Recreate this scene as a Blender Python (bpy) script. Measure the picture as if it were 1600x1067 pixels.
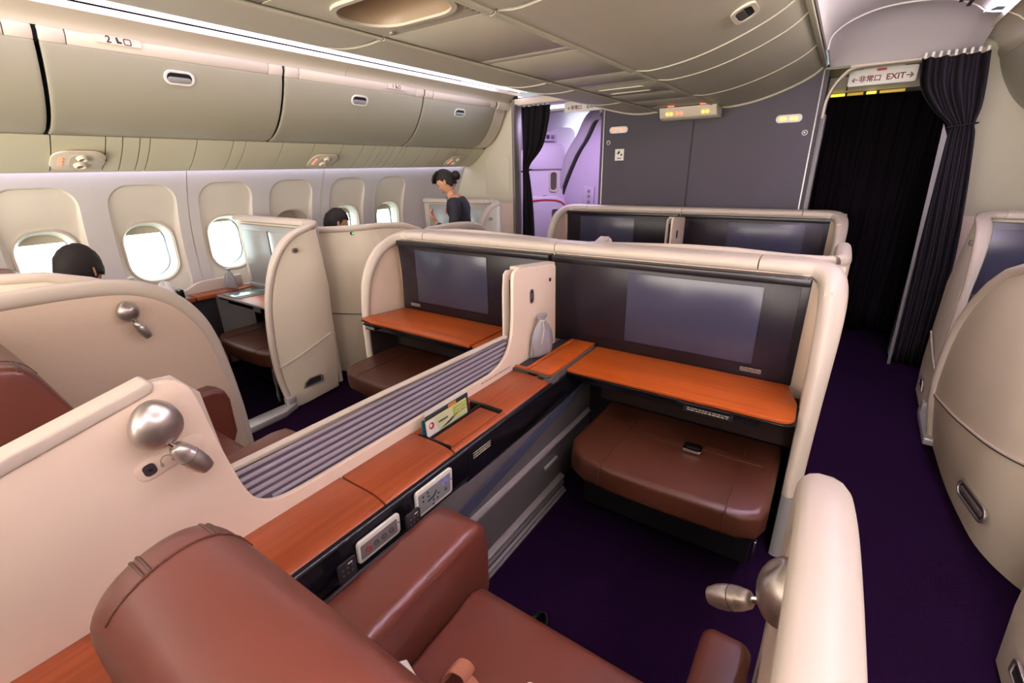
import bpy, bmesh, math, random
from mathutils import Vector, Matrix
random.seed(7)
C = bpy.context.scene.collection
sc = bpy.context.scene
for o in list(bpy.data.objects): bpy.data.objects.remove(o)

# ------------------------------------------------------------------ camera
FPX, YAW, PIT, ROL = 717.8, .606307, .359818, -.0221495
cy, sy, cp, sp = math.cos(YAW), math.sin(YAW), math.cos(PIT), math.sin(PIT)
Fw = Vector((-sy*cp, cy*cp, -sp)); r0 = Vector((cy, sy, 0)); u0 = r0.cross(Fw)
Rv = math.cos(ROL)*r0 + math.sin(ROL)*u0
Uv = -math.sin(ROL)*r0 + math.cos(ROL)*u0
cam_d = bpy.data.cameras.new('camera'); cam = bpy.data.objects.new('camera', cam_d); C.objects.link(cam)
cam_d.sensor_width = 36; cam_d.lens = FPX/1600*36; cam_d.clip_start = .02; cam_d.clip_end = 200
M4 = Matrix((Rv, Uv, -Fw)).transposed().to_4x4(); M4.translation = Vector((0, 0, 1.57))
cam.matrix_world = M4
sc.camera = cam

# ------------------------------------------------------------------ world, lamps, exposure
sc.view_settings.view_transform = 'Standard'; sc.view_settings.look = 'None'
sc.view_settings.gamma = 1; sc.view_settings.use_curve_mapping = False
sc.view_settings.exposure = 0.62
w = bpy.data.worlds.new('sky'); sc.world = w; w.use_nodes = True
bg = w.node_tree.nodes['Background']; bg.inputs[0].default_value = (.86, .97, 1, 1); bg.inputs[1].default_value = 3.6

def area(name, loc, size, rot, power, col):
    l = bpy.data.lights.new(name, 'AREA'); l.shape = 'RECTANGLE'; l.size, l.size_y = size
    l.energy = power; l.color = col
    o = bpy.data.objects.new(name, l); C.objects.link(o); o.location = loc; o.rotation_euler = rot
    return o
WARM = (1, .86, .70); LAV = (.86, .74, 1.0); NEU = (1, .90, .82)
# unseen fill lamps added under the two vaults; the right one aims at the divider
area('aisle_fill_light', (-2.85, .9, 2.42), (.2, 5.6), (0, 0, 0), 8, NEU)
area('aisle_fill_light', (.36, .9, 2.40), (.3, 5.6), (0, math.radians(66), 0), 22, NEU)
# cove lamps that throw lavender light up onto the vaults
area('cove_lamp', (-3.14, .9, 2.36), (.03, 7.0), (0, math.radians(180-35), 0), 10, LAV)
area('cove_lamp', (.54, .75, 2.36), (.03, 6.8), (0, math.radians(180+35), 0), 150, LAV)
# unseen fill lamp added behind the camera, standing for the lit rear cabin
area('rear_fill_light', (-1.2, -2.45, 1.30), (5.0, 1.4), (math.radians(100), 0, 0), 215, (1, .90, .80))
# sidewall wash lights behind the service panels
area('sidewall_wash_light', (-3.985, 1.2, 1.612), (.03, 7.2), (0, math.radians(25), 0), 3.2, (.72, .68, 1))
area('sidewall_wash_light', (1.36, 1.2, 1.612), (.03, 7.2), (0, math.radians(-25), 0), 3.2, (.72, .68, 1))
# entry vestibule beyond the left curtain
area('vestibule_light', (-2.9, 5.7, 2.22), (.9, .5), (0, 0, 0), 20, (.80, .62, 1.0))

# ------------------------------------------------------------------ materials
def mat(name, col, rough=.5, metal=0, noise=0, nscale=40, bump=0, spec=.5, emit=None, estr=0, coat=0, sheen=0):
    m = bpy.data.materials.new(name); m.use_nodes = True
    nt = m.node_tree; b = nt.nodes['Principled BSDF']
    b.inputs['Base Color'].default_value = (*col, 1); b.inputs['Roughness'].default_value = rough
    b.inputs['Metallic'].default_value = metal; b.inputs['Specular IOR Level'].default_value = spec
    b.inputs['Coat Weight'].default_value = coat; b.inputs['Coat Roughness'].default_value = .15
    b.inputs['Sheen Weight'].default_value = sheen
    if emit: b.inputs['Emission Color'].default_value = (*emit, 1); b.inputs['Emission Strength'].default_value = estr
    if noise or bump:
        tc = nt.nodes.new('ShaderNodeTexCoord'); n = nt.nodes.new('ShaderNodeTexNoise')
        n.inputs['Scale'].default_value = nscale; n.inputs['Detail'].default_value = 5
        nt.links.new(tc.outputs['Object'], n.inputs['Vector'])
        if noise:
            mx = nt.nodes.new('ShaderNodeMix'); mx.data_type = 'RGBA'
            mx.inputs['A'].default_value = (*[c*(1-noise) for c in col], 1)
            mx.inputs['B'].default_value = (*[min(1, c*(1+noise)) for c in col], 1)
            nt.links.new(n.outputs['Fac'], mx.inputs['Factor']); nt.links.new(mx.outputs['Result'], b.inputs['Base Color'])
        if bump:
            bp = nt.nodes.new('ShaderNodeBump'); bp.inputs['Strength'].default_value = bump; bp.inputs['Distance'].default_value = .002
            nt.links.new(n.outputs['Fac'], bp.inputs['Height']); nt.links.new(bp.outputs['Normal'], b.inputs['Normal'])
    return m

def wood_mat(name, c1, c2, axis):
    m = bpy.data.materials.new(name); m.use_nodes = True; nt = m.node_tree; b = nt.nodes['Principled BSDF']
    tc = nt.nodes.new('ShaderNodeTexCoord'); mp = nt.nodes.new('ShaderNodeMapping')
    s = [70, 70, 70]; s[axis] = 2.2; mp.inputs['Scale'].default_value = s
    n = nt.nodes.new('ShaderNodeTexNoise'); n.inputs['Scale'].default_value = 1.0; n.inputs['Detail'].default_value = 6
    n2 = nt.nodes.new('ShaderNodeTexNoise'); n2.inputs['Scale'].default_value = .12; n2.inputs['Detail'].default_value = 2
    ad = nt.nodes.new('ShaderNodeMath'); ad.operation = 'ADD'
    r = nt.nodes.new('ShaderNodeValToRGB'); r.color_ramp.elements[0].position = .75; r.color_ramp.elements[1].position = 1.25
    r.color_ramp.elements[0].position = .36; r.color_ramp.elements[1].position = .66
    r.color_ramp.elements[0].color = (*c1, 1); r.color_ramp.elements[1].color = (*c2, 1)
    ml = nt.nodes.new('ShaderNodeMath'); ml.operation = 'MULTIPLY'; ml.inputs[1].default_value = .5
    nt.links.new(tc.outputs['Object'], mp.inputs['Vector']); nt.links.new(mp.outputs['Vector'], n.inputs['Vector'])
    nt.links.new(mp.outputs['Vector'], n2.inputs['Vector'])
    nt.links.new(n.outputs['Fac'], ad.inputs[0]); nt.links.new(n2.outputs['Fac'], ad.inputs[1])
    nt.links.new(ad.outputs[0], ml.inputs[0]); nt.links.new(ml.outputs[0], r.inputs['Fac'])
    nt.links.new(r.outputs['Color'], b.inputs['Base Color'])
    b.inputs['Roughness'].default_value = .38; b.inputs['Coat Weight'].default_value = .12; b.inputs['Coat Roughness'].default_value = .3; b.inputs['Specular IOR Level'].default_value = .35
    return m

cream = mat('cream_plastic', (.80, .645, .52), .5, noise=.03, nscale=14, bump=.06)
tan = mat('shaded_cream_panel', (.66, .51, .39), .6, noise=.03, nscale=60, bump=.05)  # cream darkened in the colour to paint walls in shade
rimm = mat('offwhite_trim', (.57, .49, .415), .42, noise=.02, nscale=20)
shellm = mat('shell_plastic', (.68, .60, .485), .5, noise=.03, nscale=300, bump=.15)
binm = mat('bin_plastic', (.385, .362, .272), .48, noise=.02, nscale=8)
psum = mat('service_panel_plastic', (.60, .575, .42), .5)
endm = mat('end_wall_laminate', (.62, .585, .44), .55, noise=.03, nscale=300, bump=.1)
binl = mat('bin_light_trim', (.70, .62, .50), .5)
ceilm = mat('ceiling_panel', (.49, .455, .355), .5, noise=.02, nscale=10)
ribm = mat('ceiling_rib', (.54, .50, .39), .5)
vaultm = mat('vault_panel', (.82, .75, .80), .55)
wallm = mat('sidewall_plastic', (.62, .59, .57), .55, noise=.02, nscale=200, bump=.05)
pod = mat('window_surround', (.72, .67, .56), .5)
shade = mat('window_shade', (.62, .57, .44), .6)
carpet = mat('purple_carpet', (.0075, .0016, .0100), 1, noise=.6, nscale=500, bump=.8, spec=.04)
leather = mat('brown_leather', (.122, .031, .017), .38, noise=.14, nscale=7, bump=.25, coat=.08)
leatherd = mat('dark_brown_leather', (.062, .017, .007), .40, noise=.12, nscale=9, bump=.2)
woodx = wood_mat('cherry_wood_cross', (.33, .056, .005), (.50, .100, .010), 0)
woody = wood_mat('cherry_wood_long', (.22, .040, .009), (.37, .084, .023), 1)
black = mat('black_gloss', (.005, .0045, .006), .25, spec=.35)
blackm = mat('black_matt', (.012, .010, .012), .6)
bezel = mat('screen_bezel', (.009, .007, .010), .28)
bezelg = mat('bezel_glass', (.014, .010, .015), .30, spec=.3)
screen = mat('screen_glass', (.042, .042, .068), .22, coat=0, spec=.45)
screen_refl = mat('reflection_tinted_screen', (.42, .45, .44), .12, coat=.6)  # pale base colour paints the window reflection on the screen
silver_refl = mat('silver_and_reflection_grey', (.38, .38, .37), .35, metal=.3)  # silver trim, also the painted reflection grey of window-suite bezels
silver = mat('satin_silver', (.46, .41, .385), .34, metal=.85)
chrome = mat('chrome', (.75, .72, .70), .12, metal=1)
alu = mat('aluminium', (.52, .50, .50), .38, metal=.5)
greyp = mat('grey_laminate', (.085, .072, .064), .5, noise=.08, nscale=400, bump=.2)
greyl = mat('light_grey_trim', (.20, .175, .16), .45)
navy = mat('navy_fabric', (.02, .022, .04), .85, noise=.2, nscale=300, bump=.5)
curt = mat('charcoal_curtain', (.014, .011, .014), .9, noise=.25, nscale=250, bump=.3, spec=.15)
blackcloth = mat('black_cloth', (.004, .003, .004), .95, spec=.05)
bulk = mat('bulkhead_laminate', (.056, .047, .062), .6, noise=.08, nscale=500, bump=.15)
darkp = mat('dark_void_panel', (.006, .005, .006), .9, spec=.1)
brownf = mat('dark_brown_fabric', (.018, .007, .005), .9, noise=.2, nscale=300)
stripe_l = mat('grey_slat', (.36, .33, .36), .45)
stripe_d = mat('dark_slat', (.09, .07, .10), .5)
white = mat('white_plastic', (.80, .78, .74), .45)
ink = mat('dark_print', (.03, .025, .03), .6)
inkg = mat('grey_print', (.35, .30, .25), .6)
redm = mat('red_print', (.45, .02, .03), .5)
green = mat('green_lamp', (.02, .35, .05), .3, emit=(.1, 1, .25), estr=1.5)
amber = mat('amber_lamp', (.8, .35, .05), .4, emit=(1, .45, .06), estr=1.8)
redl = mat('red_lamp', (.8, .2, .12), .4, emit=(1, .25, .12), estr=.9)
yel = mat('yellow_lamp', (.8, .7, .1), .4, emit=(1, .78, .05), estr=.7)
ambd = mat('dim_amber_lamp', (.5, .35, .05), .4, emit=(1, .6, .05), estr=.22)
lavl = mat('lavender_light', (.8, .75, .9), .5, emit=(.86, .74, 1.0), estr=.95)
lavb = mat('bright_lavender_light', (.8, .75, .9), .5, emit=(.90, .82, 1.0), estr=2.6)
doorm = mat('entry_door_plastic', (.52, .44, .55), .5)
greym = mat('grey_frame', (.17, .16, .17), .45)
skin = mat('skin', (.52, .27, .16), .5, noise=.05, nscale=30)
hair = mat('black_hair', (.013, .009, .008), .62, noise=.6, nscale=260, bump=1.0, spec=.3)
uniform = mat('navy_uniform', (.010, .009, .018), .8, noise=.2, nscale=200)
shirt = mat('grey_shirt', (.10, .10, .12), .9)
lipm = mat('lips', (.40, .12, .10), .5)
eyem = mat('eye_dark', (.01, .008, .008), .2)
bagm = mat('grey_satin_bag', (.30, .29, .31), .42, noise=.1, nscale=30, bump=.3)
paper = mat('paper_white', (.78, .76, .70), .6)
teal = mat('teal_paper', (.02, .16, .20), .5)
lime = mat('lime_print', (.42, .48, .08), .5)
palegr = mat('pale_green_paper', (.62, .66, .38), .5)
orangeb = mat('orange_print', (.62, .24, .04), .5)
menu = mat('glossy_menu', (.09, .17, .17), .15, coat=.8)
strap = mat('terracotta_webbing', (.42, .16, .085), .75, noise=.12, nscale=300, bump=.4)
def glass_mat():
    m = bpy.data.materials.new('window_glass'); m.use_nodes = True; nt = m.node_tree
    for n in list(nt.nodes):
        if n.type != 'OUTPUT_MATERIAL': nt.nodes.remove(n)
    t = nt.nodes.new('ShaderNodeBsdfTransparent'); g = nt.nodes.new('ShaderNodeBsdfGlossy'); x = nt.nodes.new('ShaderNodeMixShader')
    t.inputs[0].default_value = (.93, .97, .96, 1); g.inputs['Roughness'].default_value = .05; x.inputs[0].default_value = .06
    nt.links.new(t.outputs[0], x.inputs[1]); nt.links.new(g.outputs[0], x.inputs[2])
    nt.links.new(x.outputs[0], nt.nodes['Material Output'].inputs[0]); return m
glass = glass_mat()

# ------------------------------------------------------------------ helpers
def new(): return bmesh.new()

def thing(name, label, cat, loc=(0, 0, 0), group=None):
    o = bpy.data.objects.new(name, None); C.objects.link(o); o.location = loc
    o.empty_display_size = .05
    o['label'] = label; o['category'] = cat
    if group: o['group'] = group
    return o

def worldloc(p):
    v = Vector((0, 0, 0))
    while p is not None: v += Vector(p.location); p = p.parent
    return v

def obj(name, bm, m, parent=None, label=None, bevel=0, seg=2, ang=.55, smooth=.6, kind=None):
    """link a bmesh given in world coordinates as one mesh object"""
    bmesh.ops.remove_doubles(bm, verts=bm.verts, dist=1e-6)
    bmesh.ops.recalc_face_normals(bm, faces=bm.faces)
    if bevel:
        es = [e for e in bm.edges if len(e.link_faces) == 2 and e.calc_face_angle(0) > ang]
        if es: bmesh.ops.bevel(bm, geom=es, offset=bevel, segments=seg, profile=.5, affect='EDGES', clamp_overlap=True)
    if parent is not None:
        off = worldloc(parent); lo = Vector((0, 0, 0))
    else:
        vs = [v.co for v in bm.verts]
        off = Vector((sum(v.x for v in vs)/len(vs), sum(v.y for v in vs)/len(vs), min(v.z for v in vs))); lo = off
    for v in bm.verts: v.co -= off
    me = bpy.data.meshes.new(name); bm.to_mesh(me); bm.free()
    me.materials.append(m)
    me.shade_smooth()
    if smooth: me.set_sharp_from_angle(angle=smooth)
    o = bpy.data.objects.new(name, me); C.objects.link(o); o.location = lo
    if parent is not None: o.parent = parent
    if label: o['label'] = label
    if kind: o['kind'] = kind
    return o

def tag(o, label, cat, group=None):
    o['label'] = label; o['category'] = cat
    if group: o['group'] = group
    return o

def struct(name, bm, m, label=None, **k):
    o = obj(name, bm, m, None, label, **k); o['kind'] = 'structure'; return o

def sroot(name, loc=(0, 0, 0), label=None):
    o = bpy.data.objects.new(name, None); C.objects.link(o); o.location = loc; o['kind'] = 'structure'
    o.empty_display_size = .05
    if label: o['label'] = label
    return o

def dup(root, d, label=None, group=None, skip=()):
    r = root.copy(); C.objects.link(r); r.location = Vector(root.location) + Vector(d)
    if label: r['label'] = label
    if group: r['group'] = group
    for ch in list(root.children):
        if ch.name.split('.')[0] in skip: continue
        c = ch.copy(); C.objects.link(c); c.parent = r
        for g in ch.children:
            h = g.copy(); C.objects.link(h); h.parent = c
    return r

def box(bm, x0, x1, y0, y1, z0, z1):
    v = [bm.verts.new((x, y, z)) for x in (x0, x1) for y in (y0, y1) for z in (z0, z1)]
    for f in ((0, 1, 3, 2), (4, 6, 7, 5), (0, 4, 5, 1), (2, 3, 7, 6), (0, 2, 6, 4), (1, 5, 7, 3)):
        bm.faces.new([v[i] for i in f])
    return bm
def B(*a): return box(new(), *a)

AX = {'x': lambda a, b, t: (t, a, b), 'y': lambda a, b, t: (a, t, b), 'z': lambda a, b, t: (a, b, t)}
def prism(bm, pts, axis, t0, t1):
    f = AX[axis]
    A = [bm.verts.new(f(p[0], p[1], t0)) for p in pts]; Bv = [bm.verts.new(f(p[0], p[1], t1)) for p in pts]
    bm.faces.new(A); bm.faces.new(Bv[::-1]); n = len(pts)
    for i in range(n): bm.faces.new((A[i], A[(i+1) % n], Bv[(i+1) % n], Bv[i]))
    return bm
def P(*a): return prism(new(), *a)

def rr(cx, cy_, w, h, r, n=6):
    """rounded rectangle loop in 2D"""
    out = []; r = min(r, w/2-1e-5, h/2-1e-5)
    for qx, qy, a0 in ((1, 1, 0), (-1, 1, 90), (-1, -1, 180), (1, -1, 270)):
        for k in range(n+1):
            a = math.radians(a0 + 90*k/n)
            out.append((cx+qx*(w/2-r)+r*math.cos(a), cy_+qy*(h/2-r)+r*math.sin(a)))
    return out

def smoothpts(pts, n=5, closed=False):
    """Catmull-Rom through the points"""
    out = []; N = len(pts)
    P_ = [Vector(p) for p in pts]
    for i in range(N-1 if not closed else N):
        p0 = P_[(i-1) % N] if (i > 0 or closed) else P_[0]*2-P_[1]
        p1 = P_[i]; p2 = P_[(i+1) % N]
        p3 = P_[(i+2) % N] if (i+2 < N or closed) else p2*2-p1
        for k in range(n):
            t = k/n
            out.append(.5*((2*p1)+(-p0+p2)*t+(2*p0-5*p1+4*p2-p3)*t*t+(-p0+3*p1-3*p2+p3)*t**3))
    if not closed: out.append(P_[-1])
    return out

def sweep(bm, path, ra, rb, up=(1, 0, 0), n=10, caps=True, power=1.0):
    """superellipse tube; rb lies along 'up', ra across it"""
    path = [Vector(p) for p in path]; up = Vector(up); rings = []
    for i, p in enumerate(path):
        a = path[max(i-1, 0)]; b = path[min(i+1, len(path)-1)]; t = (b-a).normalized()
        U = (up - t*up.dot(t)).normalized(); S = t.cross(U)
        A = ra[i] if isinstance(ra, (list, tuple)) else ra; Bb = rb[i] if isinstance(rb, (list, tuple)) else rb
        ring = []
        for k in range(n):
            q = 2*math.pi*(k+.5)/n; c, s = math.cos(q), math.sin(q)
            c = math.copysign(abs(c)**power, c); s = math.copysign(abs(s)**power, s)
            ring.append(bm.verts.new(p + S*A*c + U*Bb*s))
        rings.append(ring)
    for a, b in zip(rings, rings[1:]):
        for k in range(n): bm.faces.new((a[k], a[(k+1) % n], b[(k+1) % n], b[k]))
    if caps:
        for rg, fl in ((rings[0], 1), (rings[-1], 0)):
            c = bm.verts.new(sum((v.co for v in rg), Vector())/n)
            for k in range(n): bm.faces.new((rg[k], rg[(k+1) % n], c))
    return bm

def loft(bm, rows, close_u=False, thick=None):
    V = [[bm.verts.new(p) for p in r] for r in rows]
    n = len(V[0])
    for a, b in zip(V, V[1:]):
        for k in range(n if close_u else n-1):
            try: bm.faces.new((a[k], a[(k+1) % n], b[(k+1) % n], b[k]))
            except ValueError: pass
    return bm

def sheet(rows, t):
    """surface from rows, given thickness t"""
    bm = loft(new(), rows)
    bmesh.ops.recalc_face_normals(bm, faces=bm.faces)
    bmesh.ops.solidify(bm, geom=bm.faces[:], thickness=t)
    return bm

def sheetd(rows, t, toward):
    """surface given thickness t on the side that faces 'toward'"""
    bm = loft(new(), rows); bm.normal_update()
    avg = Vector((0, 0, 0))
    for v in bm.verts: avg += v.normal
    sg = 1 if avg.dot(Vector(toward)) > 0 else -1
    n = len(rows[0]); m_ = len(rows); vs = bm.verts[:]
    W_ = [bm.verts.new(v.co+v.normal*t*sg) for v in vs]
    for i in range(m_-1):
        for k in range(n-1):
            q = (i*n+k, i*n+k+1, (i+1)*n+k+1, (i+1)*n+k)
            bm.faces.new([W_[j] for j in q[::-1]])
    loop = [k for k in range(n)]+[i*n+n-1 for i in range(1, m_)]+[(m_-1)*n+k for k in range(n-2, -1, -1)]+[i*n for i in range(m_-2, 0, -1)]
    for a, b in zip(loop, loop[1:]+loop[:1]): bm.faces.new((vs[a], vs[b], W_[b], W_[a]))
    return bm

def lathe(bm, prof, origin, axis, n=20, squash=None):
    """prof = list of (distance along axis, radius)"""
    ax = Vector(axis).normalized(); ref = Vector((0, 0, 1)) if abs(ax.z) < .9 else Vector((1, 0, 0))
    U = ax.cross(ref).normalized(); W = ax.cross(U); o = Vector(origin); rings = []
    for d, r in prof:
        rings.append([bm.verts.new(o+ax*d+(U*math.cos(2*math.pi*k/n)+W*math.sin(2*math.pi*k/n))*max(r, 1e-4)) for k in range(n)])
    for a, b in zip(rings, rings[1:]):
        for k in range(n): bm.faces.new((a[k], a[(k+1) % n], b[(k+1) % n], b[k]))
    bm.faces.new(rings[0][::-1]); bm.faces.new(rings[-1]); return bm

def plate(loop, origin, U, V, N, t):
    """2D loop extruded from plane (origin,U,V) by t along N"""
    bm = new(); o = Vector(origin); U, V, N = Vector(U), Vector(V), Vector(N)
    A = [bm.verts.new(o+U*a+V*b) for a, b in loop]; D = [bm.verts.new(o+U*a+V*b+N*t) for a, b in loop]
    bm.faces.new(A); bm.faces.new(D[::-1]); n = len(A)
    for i in range(n): bm.faces.new((A[i], A[(i+1) % n], D[(i+1) % n], D[i]))
    return bm

def ringplate(lo, li, origin, U, V, N, t):
    bm = new(); o = Vector(origin); U, V, N = Vector(U), Vector(V), Vector(N)
    rows = []
    for loop, h in ((lo, 0), (lo, t), (li, t), (li, 0)):
        rows.append([o+U*a+V*b+N*h for a, b in loop])
    rows.append(rows[0])
    return loft(bm, rows, close_u=True)

def text(name, s, m, parent, origin, U, V, N, size, depth=.0008, align='CENTER'):
    cu = bpy.data.curves.new(name, 'FONT'); cu.body = s; cu.size = size; cu.extrude = depth
    cu.align_x = align; cu.align_y = 'CENTER'; cu.resolution_u = 2; cu.offset = size*.022
    t = bpy.data.objects.new(name, cu); C.objects.link(t)
    dg = bpy.context.evaluated_depsgraph_get(); me = bpy.data.meshes.new_from_object(t.evaluated_get(dg))
    bpy.data.objects.remove(t); bpy.data.curves.remove(cu)
    U, V, N = Vector(U), Vector(V), Vector(N); o = Vector(origin)
    off = worldloc(parent)
    for v in me.vertices:
        c = v.co.copy(); v.co = o+U*c.x+V*c.y+N*c.z-off
    me.materials.clear(); me.materials.append(m)
    ob = bpy.data.objects.new(name, me); C.objects.link(ob); ob.parent = parent
    return ob

def smallprint(name, m, parent, origin, U, V, N, w, h, rows=3, seed=1):
    """a block of print too small to read: rows of short dashes"""
    rd = random.Random(seed); bm = new(); o = Vector(origin); U, V, N = Vector(U), Vector(V), Vector(N)
    for r in range(rows):
        b = h*(.5-(r+.5)/rows); t = h/rows*.28; a = -w/2
        while a < w/2:
            l = rd.uniform(.04, .12)*w
            e = min(a+l, w/2)
            q = [o+U*x+V*y+N*z for z in (0, .0006) for x, y in ((a, b-t), (e, b-t), (e, b+t), (a, b+t))]
            vs = [bm.verts.new(p) for p in q]
            bm.faces.new(vs[4:]); 
            for i in range(4): bm.faces.new((vs[i], vs[(i+1) % 4], vs[4+(i+1) % 4], vs[4+i]))
            a = e+rd.uniform(.012, .03)*w
    return obj(name, bm, m, parent, smooth=0)

X, Y, Z = (1, 0, 0), (0, 1, 0), (0, 0, 1)
nX, nY, nZ = (-1, 0, 0), (0, -1, 0), (0, 0, -1)
CX = -1.205                      # cabin centre line
def mr(x): return 2*CX-x         # mirror
CB = -1.3125                     # centre line of ceiling and bins
def mb(x): return 2*CB-x

# ================================================================== SETTING
struct('floor', B(-4.35, 1.95, -2.6, 8.0, -.05, 0), carpet, 'dark purple carpet covering the cabin floor')

# ---- sidewalls with their window panels
def wx(z): return -4.22 + .46*max(0, z-.95)**2
wins = [-2.07, -1.50, -.93, -.36, .21, .78, 1.35, 1.92, 2.49, 3.10, 3.67]
def edges(i):
    a = (wins[i]+wins[i-1])/2 if i else wins[0]-.285
    b = (wins[i+1]+wins[i])/2 if i+1 < len(wins) else wins[-1]+.29
    return a, b
def dense(lp, m_=8):
    out = []; q = len(lp)//4
    for c in range(4):
        seg_ = lp[c*q:(c+1)*q]; out += seg_; e0 = seg_[-1]; e1 = lp[((c+1)*q) % len(lp)]
        out += [(e0[0]+(e1[0]-e0[0])*k/m_, e0[1]+(e1[1]-e0[1])*k/m_) for k in range(1, m_)]
    return out
def mixl(p, q, t): return [(u[0]+(v[0]-u[0])*t, u[1]+(v[1]-u[1])*t) for u, v in zip(p, q)]
def sidewall(side):
    g = (lambda x: x) if side < 0 else mb
    out_ = nX if side < 0 else X
    def bxx(x0, x1, *r): a, b = sorted((g(x0), g(x1))); return B(a, b, *r)
    wall = sroot('wall_left' if side < 0 else 'wall_right', (g(-4.3), 1, 0), 'pale cream cabin sidewall with a row of windows, on the %s' % ('left' if side < 0 else 'right'))
    n = 6
    for i, yc in enumerate(wins):
        a, b = edges(i)
        joint = i % 2 == 0   # a panel joint follows every second window
        if joint: b -= .003
        if i % 2 == 1: a += .003
        def L(loop, d): return [(g(wx(z)-d), y, z) for y, z in loop]
        rect = dense(rr((a+b)/2, 1.115, b-a, 1.01, .0006, n))
        t0 = dense(rr(yc, 1.09, .42, .86, .13, n)); t1 = dense(rr(yc, 1.09, .40, .84, .125, n))
        r0 = dense(rr(yc, 1.035, .345, .46, .145, n)); r1 = dense(rr(yc, 1.035, .315, .43, .135, n))
        r2 = dense(rr(yc, 1.035, .275, .38, .12, n))
        obj('sidewall_panel', loft(new(), [L(mixl(rect, t0, t/6), 0) for t in range(7)], close_u=True), wallm, wall, smooth=.4)
        if joint: obj('joint_backing', sheetd([[(g(wx(z)-.012), y, z) for y in (b-.03, b+.035)] for z in (.6, 1.0, 1.2, 1.4, 1.62)], .003, out_), shade, wall)
        s_ = sroot('window_%d' % (i+1+(0 if side < 0 else len(wins))), (g(wx(1.03)-.03), yc, .84), 'oval-cornered cabin window in its arched cream surround')
        obj('window_surround', loft(new(), [L(t0, 0), L(t1, .012), L(mixl(t1, r0, .33), .018), L(mixl(t1, r0, .66), .024), L(r0, .030), L(r1, .034), L(r2, .095), L(r2, .12)], close_u=True), pod, s_, smooth=.45)
        zr = rr(yc, 1.035, .325, .44, .14, n); zo = rr(yc, 1.035, .345, .46, .145, n)
        obj('window_frame', loft(new(), [L(lp, d) for lp, d in ((zo, .028), (zo, .020), (zr, .018), (zr, .034))], close_u=True), rimm, s_, smooth=.5)
        obj('pane', plate(rr(yc, 1.035, .273, .378, .118, n), (g(wx(1.03)-.112), 0, 0), Y, Z, out_, .004), glass, s_)
        zb = .835 if i == 8 else (1.165 if i != 7 else 1.20)     # shade pulled down on one window
        obj('window_shade', bxx(wx(1.03)-.098, wx(1.03)-.090, yc-.145, yc+.145, zb, 1.235), shade, s_, bevel=.002)
        obj('outer_ring', ringplate(rr(yc, 1.035, .50, .60, .2, n), rr(yc, 1.035, .272, .378, .12, n), (g(wx(1.03)-.118), 0, 0), Y, Z, out_, .02), blackm, s_)
    bm = new()
    ends = ((-2.6, -2.355), (-2.355, 3.960), (3.960, 4.9))
    for ya, yb in ends:
        zs = (0, .3, .61) if ya == -2.355 else (0, .3, .61, 1.0, 1.1, 1.2, 1.3, 1.4, 1.5, 1.62)
        loft(bm, [[(g(wx(z)), y, z) for y in (ya, yb)] for z in zs])
    obj('sidewall_lining', bm, wallm, wall)
    obj('upper_lining', bxx(-4.10, -4.06, -2.6, 4.9, 1.62, 2.6), blackm, wall)
sidewall(-1); sidewall(1)
struct('wall_back', B(-4.35, 1.95, -2.66, -2.6, 0, 2.6), shellm, 'cream rear cabin partition')

# ---- aisle vaults, light strips
vR = [(-.255, 2.275), (-.24, 2.36), (-.15, 2.43), (.0, 2.475), (.18, 2.48), (.33, 2.46), (.44, 2.42), (.51, 2.372)]
vL = [(-2.60, 2.30), (-2.63, 2.38), (-2.72, 2.44), (-2.84, 2.465), (-2.96, 2.45), (-3.06, 2.42), (-3.12, 2.385), (-3.138, 2.371)]
CB = -1.3125                      # centre line of the ceiling and bins
def mb(x): return 2*CB-x
cove = [(.492, 2.364), (.545, 2.385), (.60, 2.375)]
lip = [(.59, 2.335), (.575, 2.355), (.60, 2.352), (.65, 2.325), (.69, 2.290), (.703, 2.262), (.735, 2.27)]
ceiling = sroot('trim_8', (CX, 1, 2.6), 'curved ceiling panels with two lavender-lit aisle vaults')
struct('ceiling', B(-4.35, 1.95, -2.6, 8, 2.60, 2.64), blackm, 'cabin crown above the ceiling panels')
for side in (0, 1):
    f = (lambda x: x) if side == 0 else mb
    vp = vR if side == 0 else vL
    v3 = [tuple(p) for p in smoothpts([(a, 0, b) for a, b in vp], 4)]
    ye = 4.18 if side == 0 else 4.9
    obj('vault_panel', sheetd([[(p[0], y, p[2]) for p in v3] for y in (-2.6, 0, 1.15, 2.32, 3.5, ye)], .01, Z), vaultm, ceiling)
    c3 = [(f(a), 0, b) for a, b in cove]
    obj('cove_light', sheetd([[(p[0], y, p[2]) for p in c3] for y in (-2.6, 0, 2, ye)], .004, Z), lavb, ceiling,
        'long lavender light strip above the %s window bins' % ('right' if side == 0 else 'left'))
    for ya, yb in ((-2.6, .2), (.203, 2.62), (2.623, ye if side == 0 else 4.62), (4.623, 4.9)):
        if ya > 4.6 and side == 0: continue
        obj('cove_lip', sheetd([[(f(a), y, b) for a, b in lip] for y in (ya, yb)], .006, (1 if side == 0 else -1, 0, 1)), binl, ceiling, smooth=.9)
# end dome over the right aisle
rows = []
v3 = [tuple(p) for p in smoothpts([(a, 0, b) for a, b in vR+[(.60, 2.36)]], 4)]
for k in range(11):
    t = k/10; y = 4.18+.62*t; s = (1-t**2.2)
    rows.append([(p[0], y, 2.262+(p[2]-2.262)*s*(1 if k else 1)+.012*math.sin(math.pi*min(1, t*1.6))) for p in v3])
obj('vault_end_dome', sheet(rows, .008), vaultm, ceiling)
obj('cove_lip', sheet([[(a, y, b) for a, b in lip] for y in (4.18, 4.8)], .006), binl, ceiling, smooth=.9)
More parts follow.
